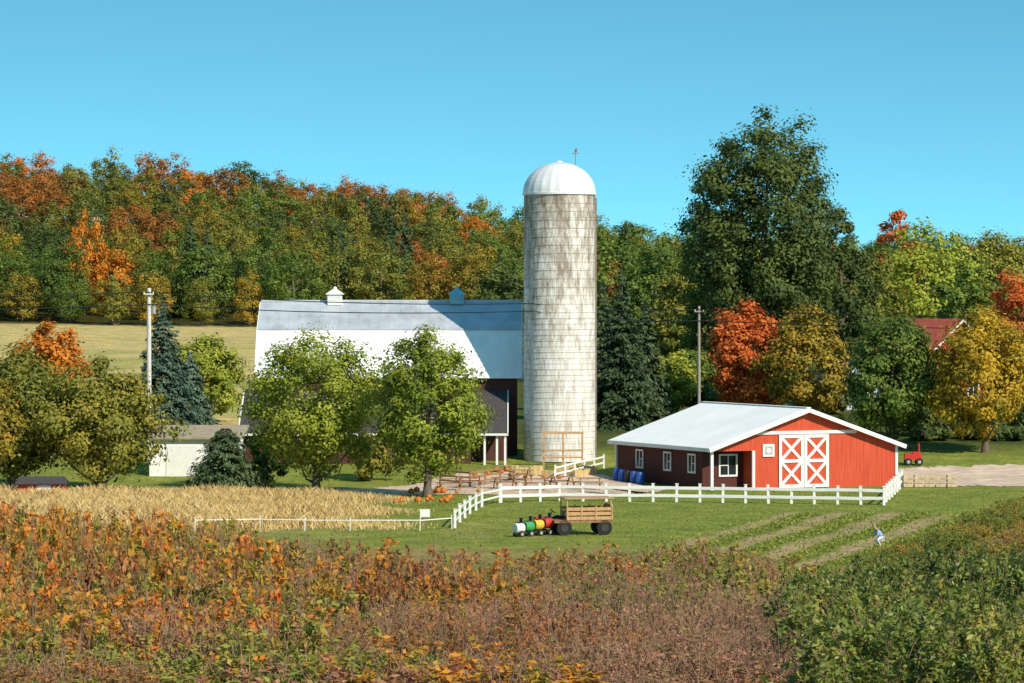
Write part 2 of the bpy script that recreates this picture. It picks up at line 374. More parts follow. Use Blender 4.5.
T(640,385,296,50,'b','olive','leafy bush behind white roofed shed',41,ncl=40,ls=.16,base=.0)
T(690,345,312,64,'b','green','green tree behind utility pole',13,ncl=50,ls=.17,base=.0)
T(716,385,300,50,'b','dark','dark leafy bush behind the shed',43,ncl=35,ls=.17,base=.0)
T(764,110,335,146,'b','dark','huge dark green cottonwood towering over the shed',14,ncl=300,cr=1.7,lpc=165,ls=.2,base=.08,taper=.0,limbs=30,lumpy=.8)
T(838,205,340,76,'b','dark','dark green tree beside the huge cottonwood',15,ncl=80,lpc=140,ls=.2,base=.05)
T(712,172,345,70,'b','green','green tree under the huge cottonwood',16,ncl=80,ls=.2,base=.05)
T(748,300,292,84,'b','red','rounded orange red maple tree behind the shed',17,ncl=120,ls=.16,base=.04,lumpy=.35,taper=.3)
T(806,306,288,88,'b','gold','olive gold tree behind the shed',18,ncl=90,ls=.16,base=.02)
T(780,335,300,44,'b','orange','orange autumn tree between two others',42,ncl=40,ls=.16,base=.02)
T(893,308,268,98,'b','green','rounded green tree beside the parking area',19,ncl=130,ls=.15,base=.05,lumpy=.6)
T(985,304,265,112,'b','yellow','yellow and green maple beside parking area',20,ncl=130,ls=.15,base=.08,lumpy=.6)
T(1022,266,318,80,'b','red','red maple behind the yellow maple',21,ncl=70,ls=.17,base=.1)
T(925,216,400,110,'b','bright','light green tree behind the red building',23,ncl=80,lpc=120,ls=.24,base=.05)
T(1000,222,410,96,'b','olive','olive tree behind the red building',24,ncl=70,lpc=120,ls=.24,base=.05)
T(898,208,430,58,'b','red','reddish autumn tree on the ridge',25,ncl=50,lpc=110,ls=.26,base=.1)
T(868,245,370,78,'b','olive','olive green tree in the wood',26,ncl=60,lpc=120,ls=.22,base=.02)
T(965,262,350,70,'b','green','green tree behind red roof',27,ncl=60,lpc=120,ls=.2,base=.02)
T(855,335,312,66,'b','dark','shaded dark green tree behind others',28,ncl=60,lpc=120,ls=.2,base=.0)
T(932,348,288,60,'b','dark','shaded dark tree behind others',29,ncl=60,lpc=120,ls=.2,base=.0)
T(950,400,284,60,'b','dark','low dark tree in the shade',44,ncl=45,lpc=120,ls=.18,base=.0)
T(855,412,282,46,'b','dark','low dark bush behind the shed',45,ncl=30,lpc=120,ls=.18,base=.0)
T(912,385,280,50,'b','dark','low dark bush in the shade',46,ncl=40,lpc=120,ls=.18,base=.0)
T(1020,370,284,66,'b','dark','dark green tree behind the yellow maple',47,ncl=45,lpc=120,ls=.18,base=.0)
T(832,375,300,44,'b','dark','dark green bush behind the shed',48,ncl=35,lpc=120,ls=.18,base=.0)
T(975,418,277,50,'b','dark','low dark bush added as shade under the maples',51,ncl=30,lpc=120,ls=.17,base=.0)  # these dark bushes are added to stand in for shade under the trees
T(1005,425,276,44,'b','dark','low dark bush added as shade under the maples',52,ncl=30,lpc=120,ls=.17,base=.0)
T(930,425,276,44,'b','dark','low dark bush added as shade under the maples',53,ncl=30,lpc=120,ls=.17,base=.0)
T(655,232,380,90,'b','green','green tree at wood edge',30,ncl=60,lpc=120,ls=.23,base=.02)
T(620,225,400,84,'b','green','green tree at wood edge',31,ncl=60,lpc=120,ls=.23,base=.02)
T(685,262,360,80,'b','olive','olive tree at wood edge',32,ncl=60,lpc=120,ls=.23,base=.02)
T(500,262,345,70,'b','dark','dark green tree behind the barn',33,ncl=60,lpc=120,ls=.22,base=.05)
T(268,430,240,46,'b','green','low leafy bush before the barn',50,ncl=34,lpc=110,ls=.15,base=.0)
T(372,425,246,50,'b','olive','low leafy bush before the barn wall',54,ncl=34,lpc=110,ls=.15,base=.0)

# ---------------- main barn ----------------
ROOFW=mat('metal_roof_white',(.92,.91,.89),.7,.12,.7,(1,1,.25),spec=.1)
ROOF_SKY=mat('metal_roof_sky_tint',(.50,.53,.57),.5,.25,.7,(1,1,.3),metal=.1)  # upper slope: sky reflection put into a grey-blue base colour
DARKW=mat('dark_barn_boards',(.10,.04,.035),.85,.4,3,(6,6,.3),bump=.3)
SHING=mat('dark_shingles',(.075,.065,.065),.9,.35,5)
GLASS=mat('window_glass',(.02,.025,.03),.12,.2,2)
ex0,ex1=-19.2,.7; gz=1.0
barn=empty('barn',(0,262,0),label='large old gambrel barn with white metal roof and dark walls',category='barn')
b=B()
b.poly([(ex0+.3,.5,gz),(ex1-.3,.5,gz),(ex1-.3,.5,7.2),(ex0+.3,.5,7.2)])
b.poly([(ex1-.3,11.5,gz),(ex0+.3,11.5,gz),(ex0+.3,11.5,7.2),(ex1-.3,11.5,7.2)])
for xx,fl in ((ex0+.3,1),(ex1-.3,0)):
    P=[(xx,.5,gz),(xx,.5,7.2),(xx,2.4,10.4),(xx,6,12.5),(xx,9.6,10.4),(xx,11.5,7.2),(xx,11.5,gz)]
    b.poly(P if fl else P[::-1])
b.obj('wall',DARKW,barn)
def roofsheet(p0,p1,ya,za,yb,zb,step=.75):
    b=B(); b.slab([(p0,ya,za),(p1,ya,za),(p1,yb,zb),(p0,yb,zb)],.08)
    n=int((p1-p0)/step); nv=Vector((0,-(zb-za),(yb-ya))).normalized()*.006
    for i in range(n+1):
        xx=p0+(p1-p0)*i/n; b.beam((xx,ya+nv.y,za+nv.z),(xx,yb+nv.y,zb+nv.z),.035,.02,0,up=tuple(nv.normalized()))
    return b
R1=roofsheet(ex0,ex1,0,7.0,2.45,10.57); R1.obj('lower_roof',ROOFW,barn)
R2=roofsheet(ex0+.02,ex1-.02,2.38,10.60,6,12.7); R2.obj('upper_roof',ROOF_SKY,barn)
b=B(); b.slab([(ex1,12,7.0),(ex0,12,7.0),(ex0,9.55,10.57),(ex1,9.55,10.57)],.08); b.obj('lower_roof',ROOFW,barn)
b=B(); b.slab([(ex1-.02,9.62,10.6),(ex0+.02,9.62,10.6),(ex0+.02,6.01,12.7),(ex1-.02,6.01,12.7)],.08); b.cyl((ex0,6,12.73),(ex1,6,12.73),.12,n=8); b.obj('upper_roof',ROOF_SKY,barn)
for xx in (ex0-.06,ex1+.06):
    b=B()
    for p,q in (((xx,-.02,6.9),(xx,2.4,10.45)),((xx,2.4,10.45),(xx,6,12.58)),((xx,6,12.58),(xx,9.6,10.45)),((xx,9.6,10.45),(xx,12,6.9))): b.beam(p,q,.08,.28)
    b.obj('fascia',WHITE,barn)
for xx in (-16,-12.5,-1.2):
    b=B(); 
    b.box((xx-.45,.40,1.9),(xx+.45,.47,3.0),1); b.box((xx-.55,.42,1.8),(xx+.55,.46,1.9),0); b.box((xx-.55,.42,3.0),(xx+.55,.46,3.1),0)
    b.box((xx-.55,.42,1.9),(xx-.45,.46,3.0),0); b.box((xx+.45,.42,1.9),(xx+.55,.46,3.0),0)
    b.obj('window',[WHITE,GLASS],barn)
def cupola(xc,mt,big,label):
    c=B(); w=big; z0=12.45
    c.box((xc-w,6-w,z0),(xc+w,6+w,z0+w*1.5),0)
    for k in range(4): c.box((xc-w*.8,6-w-.03,z0+w*(.45+.22*k)),(xc+w*.8,6-w-.004,z0+w*(.55+.22*k)),0)
    zt=z0+w*1.5
    c.box((xc-w*1.25,6-w*1.25,zt),(xc+w*1.25,6+w*1.25,zt+.07),0)
    A=[(xc-w*1.2,6-w*1.2,zt+.07),(xc+w*1.2,6-w*1.2,zt+.07),(xc+w*1.2,6+w*1.2,zt+.07),(xc-w*1.2,6+w*1.2,zt+.07)]
    Bq=[(xc-w*.4,6-w*.4,zt+w*.7),(xc+w*.4,6-w*.4,zt+w*.7),(xc+w*.4,6+w*.4,zt+w*.7),(xc-w*.4,6+w*.4,zt+w*.7)]
    for i in range(4): c.poly([A[i],A[(i+1)%4],Bq[(i+1)%4],Bq[i]])
    c.poly(Bq); c.sphere((xc,6,zt+w*.85),w*.3,0,10,6)
    c.obj('cupola',mt,barn,label=label)
TEAL=mat('teal_metal',(.25,.55,.65),.5,.2,3)
cupola(X(335,268),WHITE,.54,'white louvered roof cupola'); cupola(X(457,268),TEAL,.54,'teal roof cupola')
b=B(); lx0,lx1=-20,-.35
b.slab([(lx0,-6,3.1),(lx1,-6,3.1),(lx1,.48,6.1),(lx0,.48,6.1)],.12); b.obj('lean_to_roof',SHING,barn)
for xx in (lx0-.05,lx1+.05): b=B(); b.beam((xx,-6.02,3.02),(xx,.4,6.0),.08,.26); b.obj('lean_to_fascia',WHITE,barn)
b=B(); b.beam((lx0,-6.06,3.0),(lx1,-6.06,3.0),.06,.16)
b.obj('lean_to_fascia',WHITE,barn)
for i,xx in enumerate((lx0+.2,-2.0,-1.1,lx1-.15)):
    b=B(); b.beam((xx,-5.75,h(xx,256.2)-.1),(xx,-5.75,3.0),.16,.16); b.obj('post',WHITE,barn)
b=B(); b.poly([(lx0+.1,-.1,gz),(lx0+.1,-.1,5.7),(lx0+.1,-5.5,3.1),(lx0+.1,-5.5,.6)]); b.obj('lean_to_wall',DARKW,barn)
b=B(); b.poly([(lx0+.1,-5.2,.3),(-3,-5.2,.3),(-3,-5.2,3.3),(lx0+.1,-5.2,3.3)]); b.obj('lean_to_wall',DARKW,barn)
b=B(); b.poly([(-3,-3.2,.5),(lx1,-3.2,.5),(lx1,-3.2,4.2),(-3,-3.2,4.2)]); b.obj('lean_to_wall',DARKW,barn)

# ---------------- silo ----------------
m,nt,bs=newmat('silo_concrete')
tc=nt.nodes.new('ShaderNodeTexCoord'); sx=nt.nodes.new('ShaderNodeSeparateXYZ'); nt.links.new(tc.outputs['Object'],sx.inputs[0])
mp=nt.nodes.new('ShaderNodeMapping'); mp.inputs['Scale'].default_value=(1,1,.3); nt.links.new(tc.outputs['Object'],mp.inputs[0])
n=nt.nodes.new('ShaderNodeTexNoise'); n.inputs['Scale'].default_value=1.7; n.inputs['Detail'].default_value=12; n.inputs['Roughness'].default_value=.8; nt.links.new(mp.outputs[0],n.inputs['Vector'])
hm=nt.nodes.new('ShaderNodeMapRange'); hm.inputs[1].default_value=6; hm.inputs[2].default_value=20; hm.inputs[3].default_value=.07; hm.inputs[4].default_value=-.08; nt.links.new(sx.outputs['Z'],hm.inputs[0])
ad=nt.nodes.new('ShaderNodeMath'); nt.links.new(n.outputs['Fac'],ad.inputs[0]); nt.links.new(hm.outputs[0],ad.inputs[1])
r=ramp(nt,[(.24,.19,.15),(.46,.39,.33),(.72,.68,.62),(.88,.86,.82)],[.34,.43,.51,.59]); nt.links.new(ad.outputs[0],r.inputs[0])
at2=nt.nodes.new('ShaderNodeMath'); at2.operation='ARCTAN2'; nt.links.new(sx.outputs['Y'],at2.inputs[0]); nt.links.new(sx.outputs['X'],at2.inputs[1])
m5=nt.nodes.new('ShaderNodeMath'); m5.operation='MULTIPLY'; m5.inputs[1].default_value=2.7; nt.links.new(at2.outputs[0],m5.inputs[0])
cx=nt.nodes.new('ShaderNodeCombineXYZ'); nt.links.new(m5.outputs[0],cx.inputs[0]); nt.links.new(sx.outputs['Z'],cx.inputs[1])
bk=nt.nodes.new('ShaderNodeTexBrick'); bk.inputs['Scale'].default_value=1; bk.inputs['Brick Width'].default_value=.30; bk.inputs['Row Height'].default_value=.75; bk.inputs['Mortar Size'].default_value=.012
bk.inputs['Color1'].default_value=(1,1,1,1); bk.inputs['Color2'].default_value=(.78,.76,.73,1); bk.inputs['Mortar'].default_value=(.6,.56,.52,1); nt.links.new(cx.outputs[0],bk.inputs['Vector'])
nt.links.new(mul(nt,r.outputs[0],bk.outputs['Color']),bs.inputs['Base Color']); bs.inputs['Roughness'].default_value=.85
SILO=m
sx0=3.52; sy0=260; sg=h(sx0,sy0)
silo=empty('silo',(sx0,sy0,sg-.1),label='tall weathered white concrete silo with domed cap',category='silo')
ST=Z(193,259)-sg+.1
b=B(); b.cyl((0,0,0),(0,0,ST),2.66,2.64,n=64,cap=False); b.obj('wall',SILO,silo,smooth=True)
RUST=mat('rusty_steel',(.24,.18,.14),.7,.4,4); GALV=mat('galvanized_steel',(.42,.42,.41),.5,.25,3,metal=.4); HOOP=mat('hoop_steel',(.45,.40,.35),.8,.4,3)
hp=[]; z=.5
while z<ST-.2:
    a=np.linspace(0,2*np.pi,49); hp.append(tube(np.column_stack([2.665*np.cos(a),2.665*np.sin(a),np.full(49,z)]),np.full(49,.014),4)); z+= .42 if z<ST*.55 else .62
o=bpy.data.objects.new('steel_hoops',quad_mesh('hoops',*merge(hp),mats=[HOOP])); link(o,silo)
DOME=mat('dome_metal',(.78,.78,.77),.45,.15,1,metal=.1)
b=B(); b.sphere((0,0,ST-.02),2.72,0,48,12,sc=(1,1,.86),rib=.013,zmin=0); b.cyl((0,0,ST-.12),(0,0,ST+.04),2.76,n=56); b.cyl((0,0,ST+2.3),(0,0,ST+2.42),.3,.15,n=12); b.obj('dome',DOME,silo,smooth=False)
b=B(); b.cyl((2.45,1.3,0),(2.45,1.3,ST-.3),.36,n=12); b.obj('chute',RUST,silo)
b=B(); b.cyl((1.2,.5,ST+1.9),(1.2,.5,ST+3.3),.03,n=6); b.beam((.95,.5,ST+3.0),(1.45,.5,ST+3.0),.03,.06); b.poly([(1.1,.5,ST+3.1),(1.35,.5,ST+3.1),(1.3,.5,ST+3.4),(1.15,.5,ST+3.3)]); b.obj('weather_vane',RUST,silo)
WOOD=mat('weathered_timber',(.55,.33,.16),.8,.3,3,(4,4,.5)); WOODD=mat('brown_timber',(.33,.18,.09),.8,.35,3,(3,3,.6))
fr=empty('timber_frame',(X(563,254),254,h(3.5,254)),label='open timber frame standing against the silo base',category='frame')
for xx in (-1.4,0,1.4):
    b=B(); b.beam((xx,0,-.1),(xx,0,2.5),.14,.14); b.obj('post',WOOD,fr)
b=B(); b.beam((-1.5,0,2.57),(1.5,0,2.57),.14,.16); b.beam((-1.4,-.1,1.3),(1.4,-.1,1.3),.05,.12); b.beam((-1.4,-.1,.8),(1.4,-.1,.8),.05,.12); b.obj('beam',WOOD,fr)

# ---------------- red shed ----------------
m,nt,bs=newmat('red_boards')
tc=nt.nodes.new('ShaderNodeTexCoord'); mp=nt.nodes.new('ShaderNodeMapping'); mp.inputs['Scale'].default_value=(5,5,.35); nt.links.new(tc.outputs['Object'],mp.inputs[0])
n=nt.nodes.new('ShaderNodeTexNoise'); n.inputs['Scale'].default_value=1.5; n.inputs['Detail'].default_value=6; nt.links.new(mp.outputs[0],n.inputs['Vector'])
r=ramp(nt,[(.50,.06,.028),(.68,.105,.045)],[.3,.7]); nt.links.new(n.outputs['Fac'],r.inputs[0]); nt.links.new(r.outputs[0],bs.inputs['Base Color'])
wv=nt.nodes.new('ShaderNodeTexWave'); wv.wave_type='BANDS'; wv.bands_direction='Z'; wv.wave_profile='SAW'; wv.inputs['Scale'].default_value=1.6; nt.links.new(tc.outputs['Object'],wv.inputs['Vector'])
bp=nt.nodes.new('ShaderNodeBump'); bp.inputs['Strength'].default_value=.5; bp.inputs['Distance'].default_value=.03; nt.links.new(wv.outputs['Fac'],bp.inputs['Height']); nt.links.new(bp.outputs[0],bs.inputs['Normal'])
bs.inputs['Roughness'].default_value=.65; RED=m
RED_SHADE=mat('red_boards_shaded',(.09,.022,.018),.7,.3,2,(4,4,.5))  # red boards with shade put into the colour, for left wall and recess
ROOFS=mat('white_shed_roof',(.95,.94,.91),.75,.07,.35,spec=.05)
A=math.radians(25); W_=14.4; D_=14.2; EV=2.9; PK=5.35
shed=empty('red_shed',(13.5,236,0),A,label='low red shed with white trim and white metal roof',category='shed')
b=B(); rc=1.4; rx=3.15; rz=2.62
b.poly([(0,0,rz),(rx,0,rz),(rx,0,-.1),(W_,0,-.1),(W_,0,EV),(W_/2,0,PK),(0,0,EV)],0)
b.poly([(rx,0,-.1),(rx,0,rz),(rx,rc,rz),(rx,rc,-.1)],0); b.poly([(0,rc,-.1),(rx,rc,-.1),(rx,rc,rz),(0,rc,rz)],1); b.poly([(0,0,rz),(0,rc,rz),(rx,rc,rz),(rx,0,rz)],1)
b.poly([(W_,0,-.1),(W_,D_,-.1),(W_,D_,EV),(W_,0,EV)],0)
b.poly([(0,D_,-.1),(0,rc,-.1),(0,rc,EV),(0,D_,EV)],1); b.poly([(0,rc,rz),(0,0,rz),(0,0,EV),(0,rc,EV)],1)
b.poly([(W_,D_,-.1),(0,D_,-.1),(0,D_,EV),(W_/2,D_,PK),(W_,D_,EV)],0)
b.obj('wall',[RED,RED_SHADE],shed)
ov=.5; sl=(PK-EV)/(W_/2); zo=EV-ov*sl
for sgn in (0,1):
    b=B(); t=.14
    P=[(-ov,-.5,zo+t),(W_/2,-.5,PK+t),(W_/2,D_+.5,PK+t),(-ov,D_+.5,zo+t)] if sgn==0 else [(W_/2,-.5,PK+t),(W_+ov,-.5,zo+t),(W_+ov,D_+.5,zo+t),(W_/2,D_+.5,PK+t)]
    b.slab(P,.12)
    b.obj('roof',ROOFS,shed)
b=B(); b.beam((W_/2,-.5,PK+t+.02),(W_/2,D_+.5,PK+t+.02),.35,.04); b.obj('ridge_cap',ROOFS,shed)
b=B(); b.beam((-ov,-.56,zo-.02),(W_/2,-.56,PK-.02),.06,.28); b.beam((W_/2,-.562,PK-.02),(W_+ov,-.562,zo-.02),.06,.28); b.beam((-ov-.03,-.5,zo-.0),(-ov-.03,D_+.5,zo),.05,.24)
b.obj('fascia',WHITE,shed)
for (xx,yy) in ((-.04,-.04),(rx,-.04),(W_+.02,-.04),(-.04,D_)):
    b=B(); b.box((xx-.1,yy-.04,-.05),(xx+.1,yy+.1,EV-.1 if xx!=rx else rz)); b.obj('corner_trim',WHITE,shed)
b=B(); b.box((rx+.05,-.09,3.70),(11.2,-.02,3.92)); b.obj('door_track',WHITE,shed)
for k in range(2):
    x0=5.1+k*1.97; x1=x0+1.93; b=B(); z1=3.66
    b.box((x0,-.06,.05),(x1,-.012,z1),1)
    w=.22
    b.box((x0,-.12,.05),(x0+w,-.063,z1)); b.box((x1-w,-.12,.05),(x1,-.063,z1))
    for za,zb in ((.05,.05+w),(z1-w,z1),(1.76,1.98)): b.box((x0+w,-.12,za),(x1-w,-.063,zb))
    for za,zb in ((.27,1.76),(1.98,z1-w)):
        b.beam((x0+w,-.088,za),(x1-w,-.088,zb),.045,.20,up=(1,0,0)); b.beam((x0+w,-.0905,zb),(x1-w,-.0905,za),.045,.20,up=(1,0,0))
    b.obj('barn_door',[WHITE,RED],shed)
def window(par,x0,x1,z0,z1,yy,axis='x'):
    b=B(); w=.12
    def bx(a0,a1,c0,c1,d0,d1,m):
        if axis=='x': b.box((a0,yy-d1,c0),(a1,yy-d0,c1),m)
        else: b.box((yy-d1,a0,c0),(yy-d0,a1,c1),m)
    bx(x0,x1,z0,z1,.0,.03,1)
    for q in ((x0-w,x1+w,z0-w,z0),(x0-w,x1+w,z1,z1+w),(x0-w,x0,z0,z1),(x1,x1+w,z0,z1),((x0+x1)/2-.03,(x0+x1)/2+.03,z0,z1),(x0,(x0+x1)/2-.03,(z0+z1)/2-.03,(z0+z1)/2+.03)): bx(*q,.031,.08,0)
    return b.obj('window',[WHITE,GLASS],par)
for yy in (2.4,6.0,10.2): window(shed,yy,yy+.9,1.15,2.25,-.0,'y')
window(shed,1.35,2.55,.95,2.25,rc,'x')
b=B(); b.box((3.85,-.1,2.2),(4.75,-.02,3.05),0); b.box((4.0,-.115,2.35),(4.6,-.102,2.9),1); b.cyl((4.3,-.13,2.62),(4.3,-.116,2.62),.17,n=14,m=0); b.obj('wall_plaque',[WHITE,mat('plaque_grey',(.45,.42,.40))],shed)

# ---------------- other buildings ----------------
wb=empty('white_shed',(-25.8,249,h(-23,250)),label='low white shed with brown roof beside the trees',category='shed')
BR=mat('brown_roof',(.40,.33,.22),.8,.25,2)
WH2=mat('bright_white_siding',(.90,.89,.87),.7,.06,2,spec=.1)  # one even white, brighter than the trim paint
b=B(); b.box((0,0,-.3),(6.3,5,2.7)); b.obj('wall',WH2,wb)
b=B(); b.slab([(-.3,-.4,2.72),(6.7,-.4,2.72),(6.7,5.3,3.4),(-.3,5.3,3.4)],.14); b.obj('roof',BR,wb)
b=B(); b.box((1.2,-.05,-.2),(3.4,-.005,2.1)); b.obj('door',WHITE,wb)
window(wb,4.3,5.3,.9,1.9,-.0)
rb=empty('red_building',(X(932,302),302,h(37,302)),math.radians(28),label='red barn with red roof half hidden behind trees',category='barn')
b=B(); w=6;D=10;e=5.4;p=8.0
b.poly([(0,0,-.3),(w,0,-.3),(w,0,e),(w/2,0,p),(0,0,e)]); b.poly([(0,D,-.3),(0,0,-.3),(0,0,e),(0,D,e)]); b.poly([(w,0,-.3),(w,D,-.3),(w,D,e),(w,0,e)]); b.poly([(w,D,-.3),(0,D,-.3),(0,D,e),(w/2,D,p),(w,D,e)]); b.obj('wall',RED,rb)
RR=mat('red_roof',(.60,.12,.07),.7,.2,2)
b=B(); b.slab([(-.4,-.4,e-.15),(w/2,-.4,p+.12),(w/2,D+.4,p+.12),(-.4,D+.4,e-.15)],.1); b.obj('roof',RR,rb)
b=B(); b.slab([(w/2,-.4,p+.12),(w+.4,-.4,e-.15),(w+.4,D+.4,e-.15),(w/2,D+.4,p+.12)],.1); b.obj('roof',RR,rb)
b=B(); b.beam((-.4,-.45,e-.28),(w/2,-.45,p),.05,.16); b.beam((w/2,-.452,p),(w+.4,-.452,e-.28),.05,.16); b.obj('fascia',WHITE,rb)
window(rb,1.0,2.0,1.4,2.8,-.0); window(rb,3.8,4.8,1.4,2.8,-.0)
hb=empty('white_house',(X(838,306),306,h(28,306)),math.radians(15),label='small pale house glimpsed between the trees',category='house')
PB=mat('pale_siding',(.5,.56,.62),.7,.1,2)
b=B(); w=4;D=5;e=2.8;p=4.2
b.poly([(0,0,-.3),(w,0,-.3),(w,0,e),(w/2,0,p),(0,0,e)]); b.poly([(0,D,-.3),(0,0,-.3),(0,0,e),(0,D,e)]); b.poly([(w,0,-.3),(w,D,-.3),(w,D,e),(w,0,e)]); b.poly([(w,D,-.3),(0,D,-.3),(0,D,e),(w/2,D,p),(w,D,e)]); b.obj('wall',PB,hb)
for s in (0,1):
    b=B(); P=[(-.3,-.3,e-.1),(w/2,-.3,p+.1),(w/2,D+.3,p+.1),(-.3,D+.3,e-.1)] if s==0 else [(w/2,-.3,p+.1),(w+.3,-.3,e-.1),(w+.3,D+.3,e-.1),(w/2,D+.3,p+.1)]
    b.slab(P,.1); b.obj('roof',SHING,hb)
window(hb,.7,1.5,1,2.0,-.0); window(hb,2.5,3.3,1,2.0,-.0)
lb=empty('garden_shed',(X(18,224),224,0),math.radians(6),label='little red shed with dark roof in dry grass',category='shed')
b=B(); b.box((0,0,-.1),(3.0,2.0,1.15)); b.obj('wall',RED,lb)
b=B(); b.slab([(-.2,-.3,1.1),(3.2,-.3,1.1),(2.9,1.0,1.5),(.1,1.0,1.5)],.08); b.slab([(3.2,2.3,1.1),(-.2,2.3,1.1),(.1,1.0,1.5),(2.9,1.0,1.5)],.08); b.obj('roof',SHING,lb)
b=B(); b.box((1.2,-.05,.1),(2.1,-.01,1.0)); b.obj('door',WHITE,lb)

# ---------------- utility poles and wires ----------------
PG=mat('grey_pole_wood',(.66,.62,.57),.8,.2,3,(3,3,.4)); PD=mat('brown_pole_wood',(.36,.30,.26),.8,.25,3,(3,3,.4)); WIRE=mat('wire',(.02,.02,.02),.6,.1)
poles=[]
for px,top,d,mt,lab,r0 in ((149,288,258,PG,'pale grey wooden utility pole beside the spruce',.2),(699,306,285,PD,'brown utility pole behind the red shed',.14)):
    xx=X(px,d); z0=h(xx,d); Ht=Z(top,d)-z0
    e=empty('utility_pole',(xx,d,z0),label=lab,category='pole'); b=B(); b.cyl((0,0,-.3),(0,0,Ht),r0,r0*.75,n=12); b.obj('pole',mt,e)
    b=B(); b.box((-.38,-r0-.1,Ht-.50),(.38,-r0+.02,Ht-.40)); b.obj('crossarm',mt,e)
    for q in (-.34,.34): 
        b=B(); b.cyl((q,-r0-.04,Ht-.40),(q,-r0-.04,Ht-.28),.04,n=8); b.obj('insulator',WHITE,e)
    if px<200: b=B(); b.cyl((.35,0,Ht-1.9),(.35,0,Ht-1.2),.16,n=14); b.obj('transformer',GALV,e)
    poles.append((xx,d-r0,z0+Ht))
def wire(p,q,sag,lab):
    t=np.linspace(0,1,25)[:,None]; P=np.array(p)*(1-t)+np.array(q)*t; P[:,2]-=(4*sag*t*(1-t))[:,0]
    o=bpy.data.objects.new('power_line',quad_mesh('wire',*tube(P,np.full(25,.034),4),mats=[WIRE])); link(o); o['label']=lab; o['category']='power line'; o['group']='wires strung between poles'
a0,a1=poles
for dx,dz in ((-.34,-.28),(0,-1.2)):
    wire((a0[0]+dx,a0[1],a0[2]+dz),(1.5,256.6,12.75+dz*.6),.35,'thin black overhead wire between pole and silo')
    wire((1.5,256.6,12.75+dz*.6),(a1[0]+dx,a1[1],a1[2]+dz),.3,'thin black overhead wire between silo and pole')
    wire((-75,232,13.6+dz),(a0[0]+dx,a0[1],a0[2]+dz),.5,'thin black overhead wire running to the grey pole')
    wire((a1[0]+dx,a1[1],a1[2]+dz),(80,262,12.2+dz),.6,'thin black overhead wire running past the trees')

# ---------------- fences ----------------
def fence(pts,lab,sp=1.9,ht=1.15,rails=(.35,.68,1.0),mt=WHITE,pw=.13,rh=.13):
    e=empty('fence',(pts[0][0],pts[0][1],h(*pts[0])),label=lab,category='fence'); o0=Vector(e.location)
    L_=[]
    for a,b_ in zip(pts[:-1],pts[1:]):
        n=max(1,round(math.dist(a,b_)/sp)); L_+=[(a[0]+(b_[0]-a[0])*k/n,a[1]+(b_[1]-a[1])*k/n) for k in range(n)]
    L_.append(pts[-1])
    bb=B(); bb.box((-pw/2,-pw/2,-.2),(pw/2,pw/2,ht)); bb.box((-pw*.7,-pw*.7,ht),(pw*.7,pw*.7,ht+.04)); first=bb.obj('post',mt,e)
    for i,(xx,yy) in enumerate(L_):
        o=first if i==0 else first.copy()
        if i: scene.collection.objects.link(o); o.parent=e
        o.location=Vector((xx,yy,h(xx,yy)))-o0; o.rotation_euler=(random.uniform(-.02,.02),random.uniform(-.03,.03),0)
    for r in rails:
        bb=B()
        for (p,q) in zip(L_[:-1],L_[1:]):
            P=Vector((p[0],p[1],h(*p)+r+random.uniform(-.02,.02)))-o0; Q=Vector((q[0],q[1],h(*q)+r+random.uniform(-.02,.02)))-o0
            P.y-=pw*.55;Q.y-=pw*.55; bb.beam(P,Q,.04,rh)
        bb.obj('rail',mt,e)
    return e
FN='white wooden rail fence '
fence([(X(455,197),197),(X(460,202),202),(X(470,210),210),(X(482,217),217),(X(500,221.5),221.5)],FN+'curving across the lawn',sp=4.4,rails=(.42,.86),pw=.15,rh=.11,ht=1.05)
fence([(X(501,221.7),221.7),(X(560,223.5),223.5),(X(700,222),222),(X(884,219),219)],FN+'in front of red shed',sp=1.5,rails=(.42,.92),pw=.16,rh=.19)
fence([(X(884,219),219.3),(X(892,228),228),(X(902,240),240)],FN+'running back to shed corner',pw=.15,rh=.14,sp=2.8,rails=(.42,.92))
fence([(X(195,194),194),(X(260,195),195),(X(350,194),194),(X(420,194),194),(X(452,196),196)],'low white rail fence along the dry grass',sp=3.0,ht=.75,rails=(.62,),pw=.05,rh=.05)
fence([(X(555,247),247),(X(604,254),254)],FN+'by the silo base',sp=1.6,ht=1.0,rails=(.4,.85))
fence([(X(500,244),244),(X(470,240),240),(X(440,242),242)],'weathered wooden rail fence beside the barn yard',mt=WOODD,sp=2)

# ---------------- wagon, train, small things ----------------
STRAW=mat('straw_bale',(.62,.47,.22),.95,.35,8,bump=.5); TW=mat('twine',(.35,.2,.1))
BLK=mat('black_rubber',(.02,.02,.02),.8,.2); DK=mat('dark_metal',(.05,.045,.04),.5,.3); YEL=mat('yellow_paint',(.75,.5,.05),.5,.1); GRN=mat('green_paint',(.05,.35,.10),.5,.1); REDP=mat('red_paint',(.6,.04,.03),.4,.1); BLUE=mat('blue_plastic',(.04,.12,.45),.4,.1)
def wheel(par,c,r,w,rim=GALV):
    e=empty('wheel',c); e.parent=par
    b=B(); b.cyl((0,-w/2,0),(0,w/2,0),r,n=20); b.obj('tyre',BLK,e,smooth=False)
    b=B(); b.cyl((0,-w/2-.02,0),(0,w/2+.02,0),r*.5,n=14); b.obj('rim',rim,e)
wg=empty('hay_wagon',(X(582,191),191.5,0),math.radians(12),label='brown wooden hay wagon with plank sides on grass',category='wagon')
b=B(); b.box((-1.7,-.8,.7),(1.5,.8,.84)); b.obj('deck',WOODD,wg)
